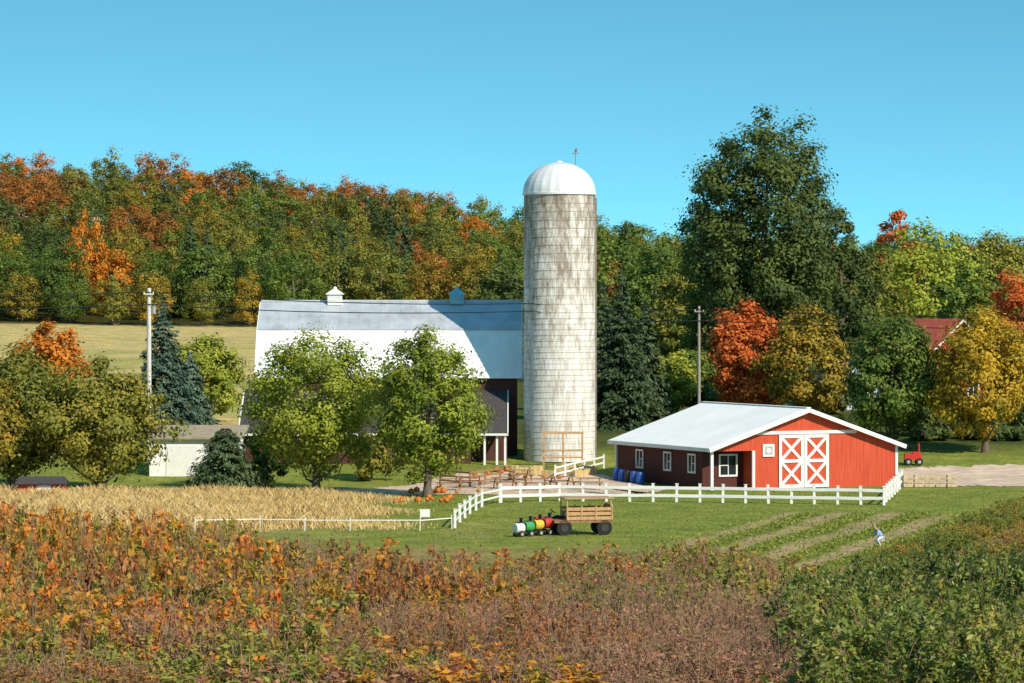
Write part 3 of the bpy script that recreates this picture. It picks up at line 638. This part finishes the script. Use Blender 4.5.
for yy in (-.82,.82):
    b=B(); 
    for z in (.95,1.2,1.45): b.box((-1.0,yy-.02,z-.09),(1.5,yy+.02,z+.09))
    for xx in (-1,-.2,.6,1.5): b.box((xx-.04,yy-.05,.84),(xx+.04,yy-.022,1.62))
    b.obj('side_rack',WOOD,wg)
b=B(); b.box((1.48,-.8,.84),(1.54,.8,1.7)); b.obj('end_board',WOOD,wg)
b=B(); 
for xx in (-1,1.45):
    for yy in (-.78,.78): b.box((xx-.03,yy-.03,1.55),(xx+.03,yy+.03,2.0))
b.box((-1.15,-.9,2.0),(1.6,.9,2.06)); b.obj('canopy',mat('tan_canvas',(.50,.31,.17)),wg)
for xx in (-1.15,1.1):
    for yy in (-.7,.7): wheel(wg,(xx,yy,.42),.42,.2,DK)
b=B(); b.beam((-1.7,0,.6),(-2.5,0,.45),.1,.1); b.obj('drawbar',DK,wg)
for k,(xx,yy) in enumerate(((-.5,-.3),(.4,-.3),(.9,.3))):
    b=B(); b.box((-.42,-.25,0),(.42,.25,.4)); 
    for q in (-.18,.18): b.box((q-.015,-.255,-.003),(q+.015,.255,.405),1)
    p=Matrix.Rotation(math.radians(12),3,'Z')@Vector((xx,yy,.845)); b.obj('hay_bale',[STRAW,TW],None,loc=(wg.location.x+p.x,wg.location.y+p.y,p.z),rz=.2,label='straw bale lying on the wooden wagon',category='hay bale',group='bales on the wagon')
tcol=[(WHITE,'white'),(GRN,'green'),(YEL,'yellow'),(REDP,'red')]
for k,(mt,cn) in enumerate(tcol):
    px=519+k*9.5; d=189.4+k*.55; e=empty('barrel_cart',(X(px,d),d,0),math.radians(35),label=cn+' barrel ride cart on small wheels',category='cart',group='barrel carts coupled into a train')
    b=B(); zz=.5+.06*k; b.cyl((-.26,0,zz),(-.1,0,zz),.24,.3,n=16); b.cyl((-.1,0,zz),(.1,0,zz),.3,n=16,cap=False); b.cyl((.1,0,zz),(.26,0,zz),.3,.24,n=16); b.obj('barrel',mt,e)
    b=B(); b.box((-.16,-.15,zz+.26),(.14,.15,zz+.31)); b.box((.12,-.14,zz+.3),(.16,.14,zz+.55)); b.obj('seat',DK,e)
    b=B(); b.box((-.34,-.06,.2),(.34,.06,.28)); b.obj('frame',DK,e)
    for yy in (-.27,.27): wheel(e,(0,yy,.18),.18,.08)
tr=empty('tractor',(X(551,192),192.2,0),math.radians(12),label='small red garden tractor hitched before the wagon',category='tractor')
b=B(); b.box((-.9,-.22,.5),(.0,.22,.95)); b.box((-.95,-.2,.55),(-.9,.2,.9),1); b.obj('bonnet',[REDP,DK],tr)
b=B(); b.box((0,-.3,.45),(.75,.3,.6)); b.box((.3,-.22,.6),(.7,.22,.75)); b.box((.66,-.22,.75),(.72,.22,1.3)); b.obj('seat',DK,tr)
b=B(); b.cyl((-.05,0,.9),(.08,0,1.25),.02,n=6); b.cyl((.07,0,1.24),(.09,0,1.27),.18,n=14); b.obj('steering_wheel',DK,tr)
for yy in (-.42,.42): wheel(tr,(.5,yy,.5),.5,.22,YEL); wheel(tr,(-.7,yy*.8,.26),.26,.14,YEL)

def table(loc,rz,first=None):
    if first: return copy_thing(first,loc,rz)
    e=empty('picnic_table',loc,rz,label='brown wooden picnic table on the yard',category='picnic table',group='picnic tables in the farm yard')
    b=B(); 
    for k in range(5): b.box((-.9,-.38+k*.155,.72),(.9,-.24+k*.155,.76))
    b.obj('table_top',WOODD,e)
    for s in (-1,1):
        b=B(); b.box((-.9,s*.75-.12,.42),(.9,s*.75+.12,.46)); b.obj('bench',WOODD,e)
    for xx in (-.65,.65):
        b=B(); b.beam((xx,-.7,0),(xx,-.2,.71),.06,.1); b.beam((xx,.7,0),(xx,.2,.71),.06,.1); b.beam((xx+.04,-.8,.38),(xx+.04,.8,.38),.04,.09); b.obj('leg_frame',WOODD,e)
    return e
t0=table((X(505,238),238,.04),.2)
for px,d,rz in ((535,236,-.1),(562,239,.4),(470,239,.1),(590,237,0),(520,246,.3),(450,236,.1)): table((X(px,d),d,h(X(px,d),d)+.04),rz,t0)
PUMP=mat('pumpkin_skin',(.55,.17,.02),.5,.2,3); STEM=mat('pumpkin_stem',(.12,.14,.04),.8)
def pumpkin(loc,s,first=None):
    if first: return copy_thing(first,loc,random.uniform(0,6),(s,s,s))
    e=empty('pumpkin',loc,label='orange pumpkin lying on the ground by the yard',category='pumpkin',group='pumpkins set out in the yard'); e.scale=(s,s,s)
    b=B(); b.sphere((0,0,.2),.26,0,20,8,sc=(1,1,.8),rib=.1); b.obj('body',PUMP,e,smooth=True)
    b=B(); b.cyl((0,0,.38),(.03,0,.5),.03,.02,n=6); b.obj('stem',STEM,e); return e
p0=pumpkin((X(400,224),224,0),.8)
PR=random.Random(4)
for k in range(42):
    if k<16: px=PR.uniform(385,455); d=PR.uniform(221,226)
    elif k<32: px=PR.uniform(470,560); d=PR.uniform(246,252)
    else: px=PR.uniform(408,480); d=PR.uniform(231,236)
    xx=X(px,d); pumpkin((xx,d,h(xx,d)+.02),PR.uniform(.5,.95),p0)
def bale(loc,rz,first=None):
    if first: n=copy_thing(first,loc,rz); return n
    b=B(); b.box((-.48,-.24,0),(.48,.24,.42)); 
    for q in (-.2,.2): b.box((q-.015,-.247,-.004),(q+.015,.247,.427),1)
    return b.obj('straw_bale',[STRAW,TW],None,loc=loc,rz=rz,label='golden straw bale stacked by the silo',category='straw bale',group='straw bales around the yard')
b0=bale((X(535,250),250,h(1,250)),.2)
for k in range(22):
    px=PR.uniform(508,590); d=PR.uniform(248.5,252.5); xx=X(px,d); bale((xx,d,h(xx,d)),PR.uniform(-.6,.6),b0)
for k in range(5):
    d=246.5-k*.9; xx=6.3+ (250.5-d)*.42-.6; b=B(); 
    b.cyl((0,0,0),(0,0,.15),.25,.29,n=16); b.cyl((0,0,.15),(0,0,.7),.29,n=16,cap=False); b.cyl((0,0,.7),(0,0,.85),.29,.25,n=16)
    b.obj('plastic_barrel',BLUE if k!=2 else DK,None,loc=(xx,d,h(xx,d)),label='blue plastic barrel beside the shed wall' if k!=2 else 'black plastic barrel beside the shed wall',category='barrel',group='barrels along the shed wall')
STONE=mat('pale_wood_crate',(.62,.47,.32),.85,.3,3)
for k in range(5):
    xx=X(908,240)+k*.75; b=B() 
    for z in (0,.3,.6): b.box((-.33,-.3,z),(.33,-.27,z+.24)); b.box((-.33,.27,z),(.33,.3,z+.24)); b.box((-.33,-.268,z),(-.30,.268,z+.24)); b.box((.30,-.268,z),(.33,.268,z+.24))
    b.box((-.3,-.265,.02),(.295,.265,.05))
    b.obj('wooden_crate',STONE,None,loc=(xx,240,h(xx,240)+.03),rz=PR.uniform(-.1,.1),label='pale slatted wooden crate beside the gravel',category='crate',group='crates lined up beside the gravel')
ct=empty('garden_cart',(X(914,256),256,h(29.5,256)),label='small red utility cart on gravel',category='cart')
b=B(); b.box((-.7,-.4,.4),(.5,.4,.85)); b.obj('body',REDP,ct); b=B(); b.box((-.1,-.35,.86),(.3,.35,1.0)); b.box((.3,-.35,.86),(.38,.35,1.6)); b.obj('seat',REDP,ct)
for xx in (-.45,.35):
    for yy in (-.42,.42): wheel(ct,(xx,yy,.26),.26,.14)
sg_=empty('yard_sign',(X(425,199),199,0),label='small white sign on a short post',category='sign')
b=B(); b.box((-.28,-.02,.5),(.28,.02,.95)); b.obj('board',WHITE,sg_); b=B(); b.box((-.04,.022,-.1),(.04,.09,.9)); b.obj('post',WOODD,sg_)

# ---------------- person ----------------
def skin(name,J,E,Rr,mt,parent=None,root=0,sub=2):
    me=bpy.data.meshes.new(name); bm=bmesh.new(); ly=bm.verts.layers.skin.verify(); vs=[bm.verts.new(p) for p in J]
    for a,c in E: bm.edges.new((vs[a],vs[c]))
    for v,r in zip(vs,Rr): v[ly].radius=(r,r)
    vs[root][ly].use_root=True
    bm.to_mesh(me); bm.free(); me.materials.append(mt)
    o=bpy.data.objects.new(name,me); link(o,parent); k=o.modifiers.new('skin','SKIN'); k.use_smooth_shade=True; s=o.modifiers.new('sub','SUBSURF'); s.levels=sub; s.render_levels=sub
    return o
SKIN=mat('skin',(.50,.30,.22),.6,.05); SHIRT=mat('light_blue_shirt',(.30,.50,.85),.8,.1); TROU=mat('pale_trousers',(.70,.74,.80),.8,.1); HAIR=mat('hair',(.35,.26,.15),.7,.2)
J=[(.12,0,.62),(.0,0,.82),(-.16,0,1.02),(-.26,0,1.12),(-.34,0,1.22),(-.38,0,1.30),
   (.10,.1,.58),(-.16,.14,.46),(.06,.13,.10),(-.10,.14,.04),(.10,-.1,.58),(-.20,-.14,.48),(.02,-.13,.10),(-.15,-.14,.04),
   (-.15,.19,1.0),(-.24,.24,.74),(-.42,.20,.55),(-.49,.19,.49),(-.15,-.19,1.0),(-.22,-.24,.72),(-.44,-.2,.52),(-.51,-.19,.46)]
E=[(0,1),(1,2),(2,3),(3,4),(4,5),(0,6),(6,7),(7,8),(8,9),(0,10),(10,11),(11,12),(12,13),(2,14),(14,15),(15,16),(16,17),(2,18),(18,19),(19,20),(20,21)]
Rr=[.13,.12,.14,.055,.10,.085,.09,.06,.04,.035,.09,.06,.04,.035,.055,.042,.03,.035,.055,.042,.03,.035]
px_,pd_=19.0,181.0
pr=empty('person',(px_,pd_,h(px_,pd_)),math.radians(20),label='person in light blue clothes crouching to pick crops',category='person')
body=skin('body',J,E,Rr,SKIN,pr)
sh=[0,1,2,14,15,18,19]; mp_={k:i for i,k in enumerate(sh)}
skin('shirt',[J[k] for k in sh],[(mp_[a],mp_[c]) for a,c in E if a in mp_ and c in mp_],[Rr[k]*1.22+.005 for k in sh],SHIRT,pr)
sh=[0,6,7,8,10,11,12]; mp_={k:i for i,k in enumerate(sh)}
skin('trousers',[J[k] for k in sh],[(mp_[a],mp_[c]) for a,c in E if a in mp_ and c in mp_],[Rr[k]*1.25+.005 for k in sh],TROU,pr)
b=B(); b.sphere((-.34,0,1.29),.118,0,14,8,sc=(1,.95,.95),zmin=-.1); b.obj('hair',HAIR,pr,smooth=True)
b=B()
for s_,wr in ((1,J[17]),(-1,J[21])):
    for k in range(4): y0=wr[1]-.03+.02*k; b.cyl((wr[0]-.02,y0,wr[2]-.02),(wr[0]-.06-.005*(k%3),y0,wr[2]-.09),.009,.007,n=6)
    b.cyl((wr[0]-.0,wr[1]-.035*s_,wr[2]-.01),(wr[0]-.03,wr[1]-.06*s_,wr[2]-.06),.01,.008,n=6)
b.obj('fingers',SKIN,pr)
b=B()
for k in (9,13): b.sphere((J[k][0]-.02,J[k][1],.05),.06,0,10,6,sc=(2.0,.8,.8))
b.obj('shoes',DK,pr)
pr.scale=(.9,.9,.9)

# ---------------- grasses and low growth ----------------
def blades(name,x,y,hgt,wid,mt,label,seed,lean=.25):
    rng=np.random.default_rng(seed); N=len(x)
    z=H(x,y); hh=hgt*rng.uniform(.55,1.15,N)*(1+.2*np.sin(x*.9)*np.sin(y*.7)); a=rng.uniform(0,np.pi,N); l=rng.normal(size=(N,2))*lean
    w=wid*rng.uniform(.6,1.4,N); dx=np.cos(a)*w;dy=np.sin(a)*w
    V=np.stack([np.column_stack([x-dx,y-dy,z]),np.column_stack([x+dx,y+dy,z]),np.column_stack([x+dx*.9+l[:,0]*hh*.5,y+dy*.9+l[:,1]*hh*.5,z+hh*.65]),np.column_stack([x-dx*.3+l[:,0]*hh,y-dy*.3+l[:,1]*hh,z+hh])],1).reshape(-1,3)
    o=bpy.data.objects.new(name,quad_mesh(name,V,np.arange(4*N).reshape(N,4),rnd=rng.uniform(0,1,N),mats=[mt])); link(o); o['kind']='stuff'; o['label']=label
    return o
rg=np.random.default_rng(31)
xg=rg.uniform(-37,-2,110000); yg=rg.uniform(193,227,110000); den=(1-sm(-16,-5,xg+1.8*np.sin(yg*.5)))*sm(192,200,yg+2*np.sin(xg*.7)); k=rg.uniform(0,1,110000)<den*.75
xg,yg,den=xg[k],yg[k],den[k]
blades('dry_grass',xg,yg,(.2+.6*den),.028,L['straw'],'pale golden dry grass strip fading into lawn',3,.4)
def clutter(name,x,y,zmax,ls,mt,label,seed):
    rng=np.random.default_rng(seed); n=len(x); P=np.column_stack([x,y,H(x,y)+rng.uniform(0,1,n)*zmax]); N=rng.normal(size=(n,3))*.6+np.array([0,0,.7])
    V,Q=leaves(P,N,ls,.5,rng); o=bpy.data.objects.new(name,quad_mesh(name,V,Q,rnd=rng.uniform(0,1,n),mats=[mt])); link(o); o['kind']='stuff'; o['label']=label
n=60000; yy=rg.uniform(70,152,n); xx=rg.uniform(-1,1,n)*(yy*.1463+3)
kk=~((yy>128)&(512+xx/yy*F>800)); clutter('undergrowth',xx[kk],yy[kk],.9,.08,L['b_brown'],'low russet brambles filling the thicket floor',6)
n=44000; yy=rg.uniform(160,209,n); ss=rg.uniform(7.2,20.6,n); xx=ss+(yy-180)*.285
nzr=np.sin(xx*.21+1.3*np.sin(yy*.13))*np.sin(yy*.17+np.sin(xx*.11)); ff=np.mod(ss+.35*nzr,3.1)/3.1; kk=((ff<.36)&(rg.uniform(0,1,n)<.8))|((rg.uniform(0,1,n)<.08))
clutter('crop_plants',xx[kk],yy[kk],.25,.08,L['crop'],'low green vegetable plants in tilled rows',7)
n=26000; yy=rg.uniform(184,236,n); xx=rg.uniform(-10,36,n); clutter('lawn_tufts',xx,yy,.05,.05,L['crop'],'short green lawn tufts',8)

# ---------------- bushes foreground ----------------
def bush(seed,Ht,R,nst,leavesN,ls,tw=.012,up=1.0,leaf_lo=.1,whips=0):
    rng=np.random.default_rng(seed); parts=[];P=[];N=[];rd=[]
    for s in range(nst):
        a=rng.uniform(0,6.283); r0=R*.5*rng.uniform(0,1)**.5; r1=min(R,r0+R*rng.uniform(.15,.8)); Hs=Ht*rng.uniform(.5,1.2)*(1-.3*(r1/R)**2)
        a2=a+rng.normal()*.4; p=np.array([r0*math.cos(a),r0*math.sin(a),-.15]); q=np.array([r1*math.cos(a2),r1*math.sin(a2),Hs]); md=(p*.55+q*.45)+np.array([0,0,.12*Ht])+rng.normal(size=3)*.12
        t=np.linspace(0,1,4)[:,None]; C=(1-t)**2*p+2*t*(1-t)*md+t*t*q
        parts.append(tube(C,tw*np.linspace(1.8,.5,4),3)); sc=rng.uniform(0,1)
        nt_=8
        for k in range(nt_):
            tt=rng.uniform(.12,.98); b0=(1-tt)**2*p+2*tt*(1-tt)*md+tt*tt*q; dr=nrm(rng.normal(size=3)+np.array([0,0,1.0*up])); ln=rng.uniform(.25,.6)*Ht*.35
            e=b0+dr*ln; parts.append(tube([b0,(b0+e)/2+rng.normal(size=3)*.03,e],[tw*.8,tw*.6,tw*.35],3))
            m=max(2,int(leavesN/(nst*nt_))); u=rng.uniform(leaf_lo,1.05,m)[:,None]
            P.append(b0+(e-b0)*u+rng.normal(size=(m,3))*.06); N.append(rng.normal(size=(m,3))*.7+dr*.3+np.array([0,0,.6])); rd.append(np.clip(sc*.45+rng.uniform(0,1)*.25+rng.uniform(0,1,m)*.28+.10*(b0[2]/Ht),0,1))
    for s in range(whips):
        a=rng.uniform(0,6.283); r0=R*rng.uniform(0,.9); p=np.array([r0*math.cos(a),r0*math.sin(a),Ht*.35]); q=p+np.array([rng.normal()*.3,rng.normal()*.3,Ht*rng.uniform(.5,.9)]); md=(p+q)/2+rng.normal(size=3)*.1
        parts.append(tube([p,md,q],[tw*1.0,tw*.8,tw*.4],3))
        for k in range(3):
            u=rng.uniform(.3,.9); b0=p+(q-p)*u; parts.append(tube([b0,b0+np.array([rng.normal()*.15,rng.normal()*.15,.22])],[tw*.6,tw*.3],3))
    tv=merge(parts); lv=leaves(np.concatenate(P),np.concatenate(N),ls,.5,rng); rd=np.concatenate(rd)
    V,Q=merge([tv,lv]); mi=np.r_[np.zeros(len(tv[1])),np.ones(len(lv[1]))]; rn=np.r_[np.zeros(len(tv[1])),rd]
    return quad_mesh('bush',V,Q,mi,rn,[BARKL,L['b_brown']])
BL=[bush(300+k,2.3,2.4,60,6400,.100,.014,whips=8) for k in range(5)]
BT=[bush(320+k,2.2,2.4,95,6200,.066,.014,1.5,whips=36) for k in range(6)]
BD=[bush(340+k,2.4,2.4,70,10500,.08) for k in range(3)]
OUTX=[-40,0,60,150,250,330,420,520,600,680,750,800,840,900,1024,1064]
OUTY=[508,501,500,516,530,542,550,556,550,540,552,580,576,562,548,548]
BR_=random.Random(9); nb=0
y=74.0; ri=0
while y<150:
    half=y*.1463+2.5; sp=3.1
    xx=-half+(ri%2)*sp/2
    while xx<half:
        x2=xx+BR_.uniform(-.9,.9); y2=y+BR_.uniform(-1.1,1.1); px=512+x2/y2*F; g0=h(x2,y2)
        topy=np.interp(px,OUTX,OUTY)
        if px>836: lim=max(topy,np.interp(y2,[74,85,100,112,124],[632,600,578,566,552])+BR_.uniform(-12,10))
        elif px>300: lim=max(topy,np.interp(y2,[74,85,100,118,135],[684,648,604,566,536])+BR_.uniform(-22,12))
        else: lim=max(topy,np.interp(y2,[74,85,100,118,130],[674,636,586,541,503])+BR_.uniform(-22,12))
        mxh=(CAMZ-(lim-YH)*y2/F)-g0
        skip=(y2>130 and px>800) or (y2>138 and 330<px<560) or (780<px<838 and y2<104)
        if not skip:
            r=BR_.random(); pj=px+BR_.gauss(0,70); yj=y2+BR_.gauss(0,10)
            if px>832: me=BR_.choice(BD); lm='b_dark' if r<.82 else 'b_green'; hh=3.2; w='dark green leafy bush'
            elif pj>600 and yj>116: me=BR_.choice(BL if r<.7 else BT); lm='b_yg' if r<.5 else 'b_green' if r<.75 else 'b_brown'; hh=2.2; w='yellow green autumn bush'
            elif pj>560: me=BR_.choice(BT); lm='b_purple' if r<.7 else 'b_brown' if r<.92 else 'b_green'; hh=2.1; w='twiggy pinkish brown bush'
            elif pj<230 and yj>84: me=BR_.choice(BL); lm='b_orange' if r<.72 else 'b_green' if r<.88 else 'b_brown'; hh=2.9; w='orange and green autumn bush'
            elif yj>98: me=BR_.choice(BL if r<.55 else BT); lm='b_orange' if r<.3 else 'b_brown' if r<.68 else 'b_green' if r<.82 else 'b_yg' if r<.92 else 'b_purple'; hh=2.4; w='brown and gold autumn bush'
            else: me=BR_.choice(BT if r<.7 else BL); lm='b_brown' if r<.45 else ('b_purple' if r<.72 else 'b_orange' if r<.86 else 'b_green'); hh=2.3; w='twiggy reddish brown bush'
            hh*=BR_.choice((.8,.95,1.0,1.15,1.35))*BR_.uniform(.92,1.08)
            if px<250 and y2>105: hh=max(hh,min(3.7,mxh*BR_.uniform(.85,1.0)))
            hh=min(hh,max(.7,mxh))
            o=bpy.data.objects.new('bush',me); link(o); o.location=(x2,y2,g0); o.rotation_euler[2]=BR_.uniform(0,6.28); s=BR_.uniform(.8,1.15); o.scale=(s,s,hh/2.4)
            o.material_slots[1].link='OBJECT'; o.material_slots[1].material=L[lm]
            o['label']=w+' in the dense thicket'; o['category']='bush'; o['group']='bushes of the thicket'; nb+=1
        xx+=sp
    y+=sp*.93; ri+=1
print('BUSHES',nb)
for k in range(30):
    d=158+k*1.95; xx=16.4+(d-158)*.285+BR_.uniform(-.2,.2); o=bpy.data.objects.new('berry_bush',BR_.choice(BD)); link(o); o.location=(xx,d,h(xx,d)); o.rotation_euler[2]=BR_.uniform(0,6); o.scale=(.55,.6,.45*BR_.uniform(.75,1.25))
    o.material_slots[1].link='OBJECT'; o.material_slots[1].material=L[BR_.choice(('crop','crop','b_green','b_yg'))]; o['label']='low green berry bush in a planted row'; o['category']='bush'; o['group']='berry bushes in the planted row'
for k in range(24):
    d=152+k*1.95; xx=19.6+(d-158)*.285; o=bpy.data.objects.new('berry_bush',BR_.choice(BL)); link(o); o.location=(xx,d,h(xx,d)); o.rotation_euler[2]=BR_.uniform(0,6); o.scale=(.5,.55,.38*BR_.uniform(.8,1.2))
    o.material_slots[1].link='OBJECT'; o.material_slots[1].material=L[BR_.choice(('b_brown','b_yg','b_green'))]; o['label']='low rust and green berry bush in a planted row'; o['category']='bush'; o['group']='berry bushes in the planted row'
for k in range(40):
    d=132+BR_.uniform(0,22); xx=X(BR_.uniform(850,1040),d); o=bpy.data.objects.new('scrub_bush',BR_.choice(BL+BT)); link(o); o.location=(xx,d,h(xx,d)); o.rotation_euler[2]=BR_.uniform(0,6); o.scale=(.7,.7,.55*BR_.uniform(.7,1.1))
    o.material_slots[1].link='OBJECT'; o.material_slots[1].material=L[BR_.choice(('b_yg','b_brown','b_green'))]; o['label']='low brown and green bush beside the planted rows'; o['category']='bush'; o['group']='scrub bushes beside the planted rows'
for k in range(10):
    d=94+k*1.4; xx=X(778+k*6.5,d); b=B(); b.beam((0,0,-.2),(.03,0,1.15+.12*(k%3)),.06,.06); b.obj('wooden_stake',PG,None,loc=(xx,d,h(xx,d)),label='pale grey wooden stake in rough grass',category='stake',group='stakes along the bush row')

# ---------------- light, world, camera ----------------
EL=math.radians(36); AZ=math.radians(40)
sv=Vector((math.sin(AZ)*math.cos(EL),-math.cos(AZ)*math.cos(EL),math.sin(EL)))
sun=bpy.data.lights.new('sun','SUN'); sun.energy=5.0; sun.angle=math.radians(.5); sun.color=(1,.90,.74)
so=bpy.data.objects.new('sun',sun); link(so); so.rotation_euler=sv.to_track_quat('Z','Y').to_euler()
w=bpy.data.worlds.new('World'); scene.world=w; w.use_nodes=True; nt=w.node_tree; bg=nt.nodes['Background']
sk=nt.nodes.new('ShaderNodeTexSky'); sk.sky_type='NISHITA'; sk.sun_disc=False; sk.sun_elevation=EL; sk.sun_rotation=math.pi-AZ; sk.ozone_density=1.5; sk.dust_density=.3
tc=nt.nodes.new('ShaderNodeTexCoord'); va=nt.nodes.new('ShaderNodeVectorMath'); va.operation='MULTIPLY_ADD'; va.inputs[1].default_value=(1,1,3); va.inputs[2].default_value=(0,0,.14)
vn=nt.nodes.new('ShaderNodeVectorMath'); vn.operation='NORMALIZE'
nt.links.new(tc.outputs['Generated'],va.inputs[0]); nt.links.new(va.outputs[0],vn.inputs[0]); nt.links.new(vn.outputs[0],sk.inputs[0])
cm=nt.nodes.new('ShaderNodeMix'); cm.data_type='RGBA'; cm.blend_type='MULTIPLY'; cm.inputs[0].default_value=1; cm.inputs[7].default_value=(.64,1.36,1.24,1)
nt.links.new(sk.outputs[0],cm.inputs[6]); nt.links.new(cm.outputs[2],bg.inputs[0]); bg.inputs[1].default_value=.148
cam=bpy.data.cameras.new('camera'); co=bpy.data.objects.new('camera',cam); link(co); co.location=(0,0,CAMZ); co.rotation_euler=(math.pi/2,0,0)
cam.sensor_width=36; cam.lens=F/1024*36; cam.shift_y=-(341.5-YH)/1024; cam.clip_end=8000; cam.clip_start=1
scene.camera=co
scene.view_settings.view_transform='Standard'; scene.view_settings.look='None'; scene.view_settings.exposure=0
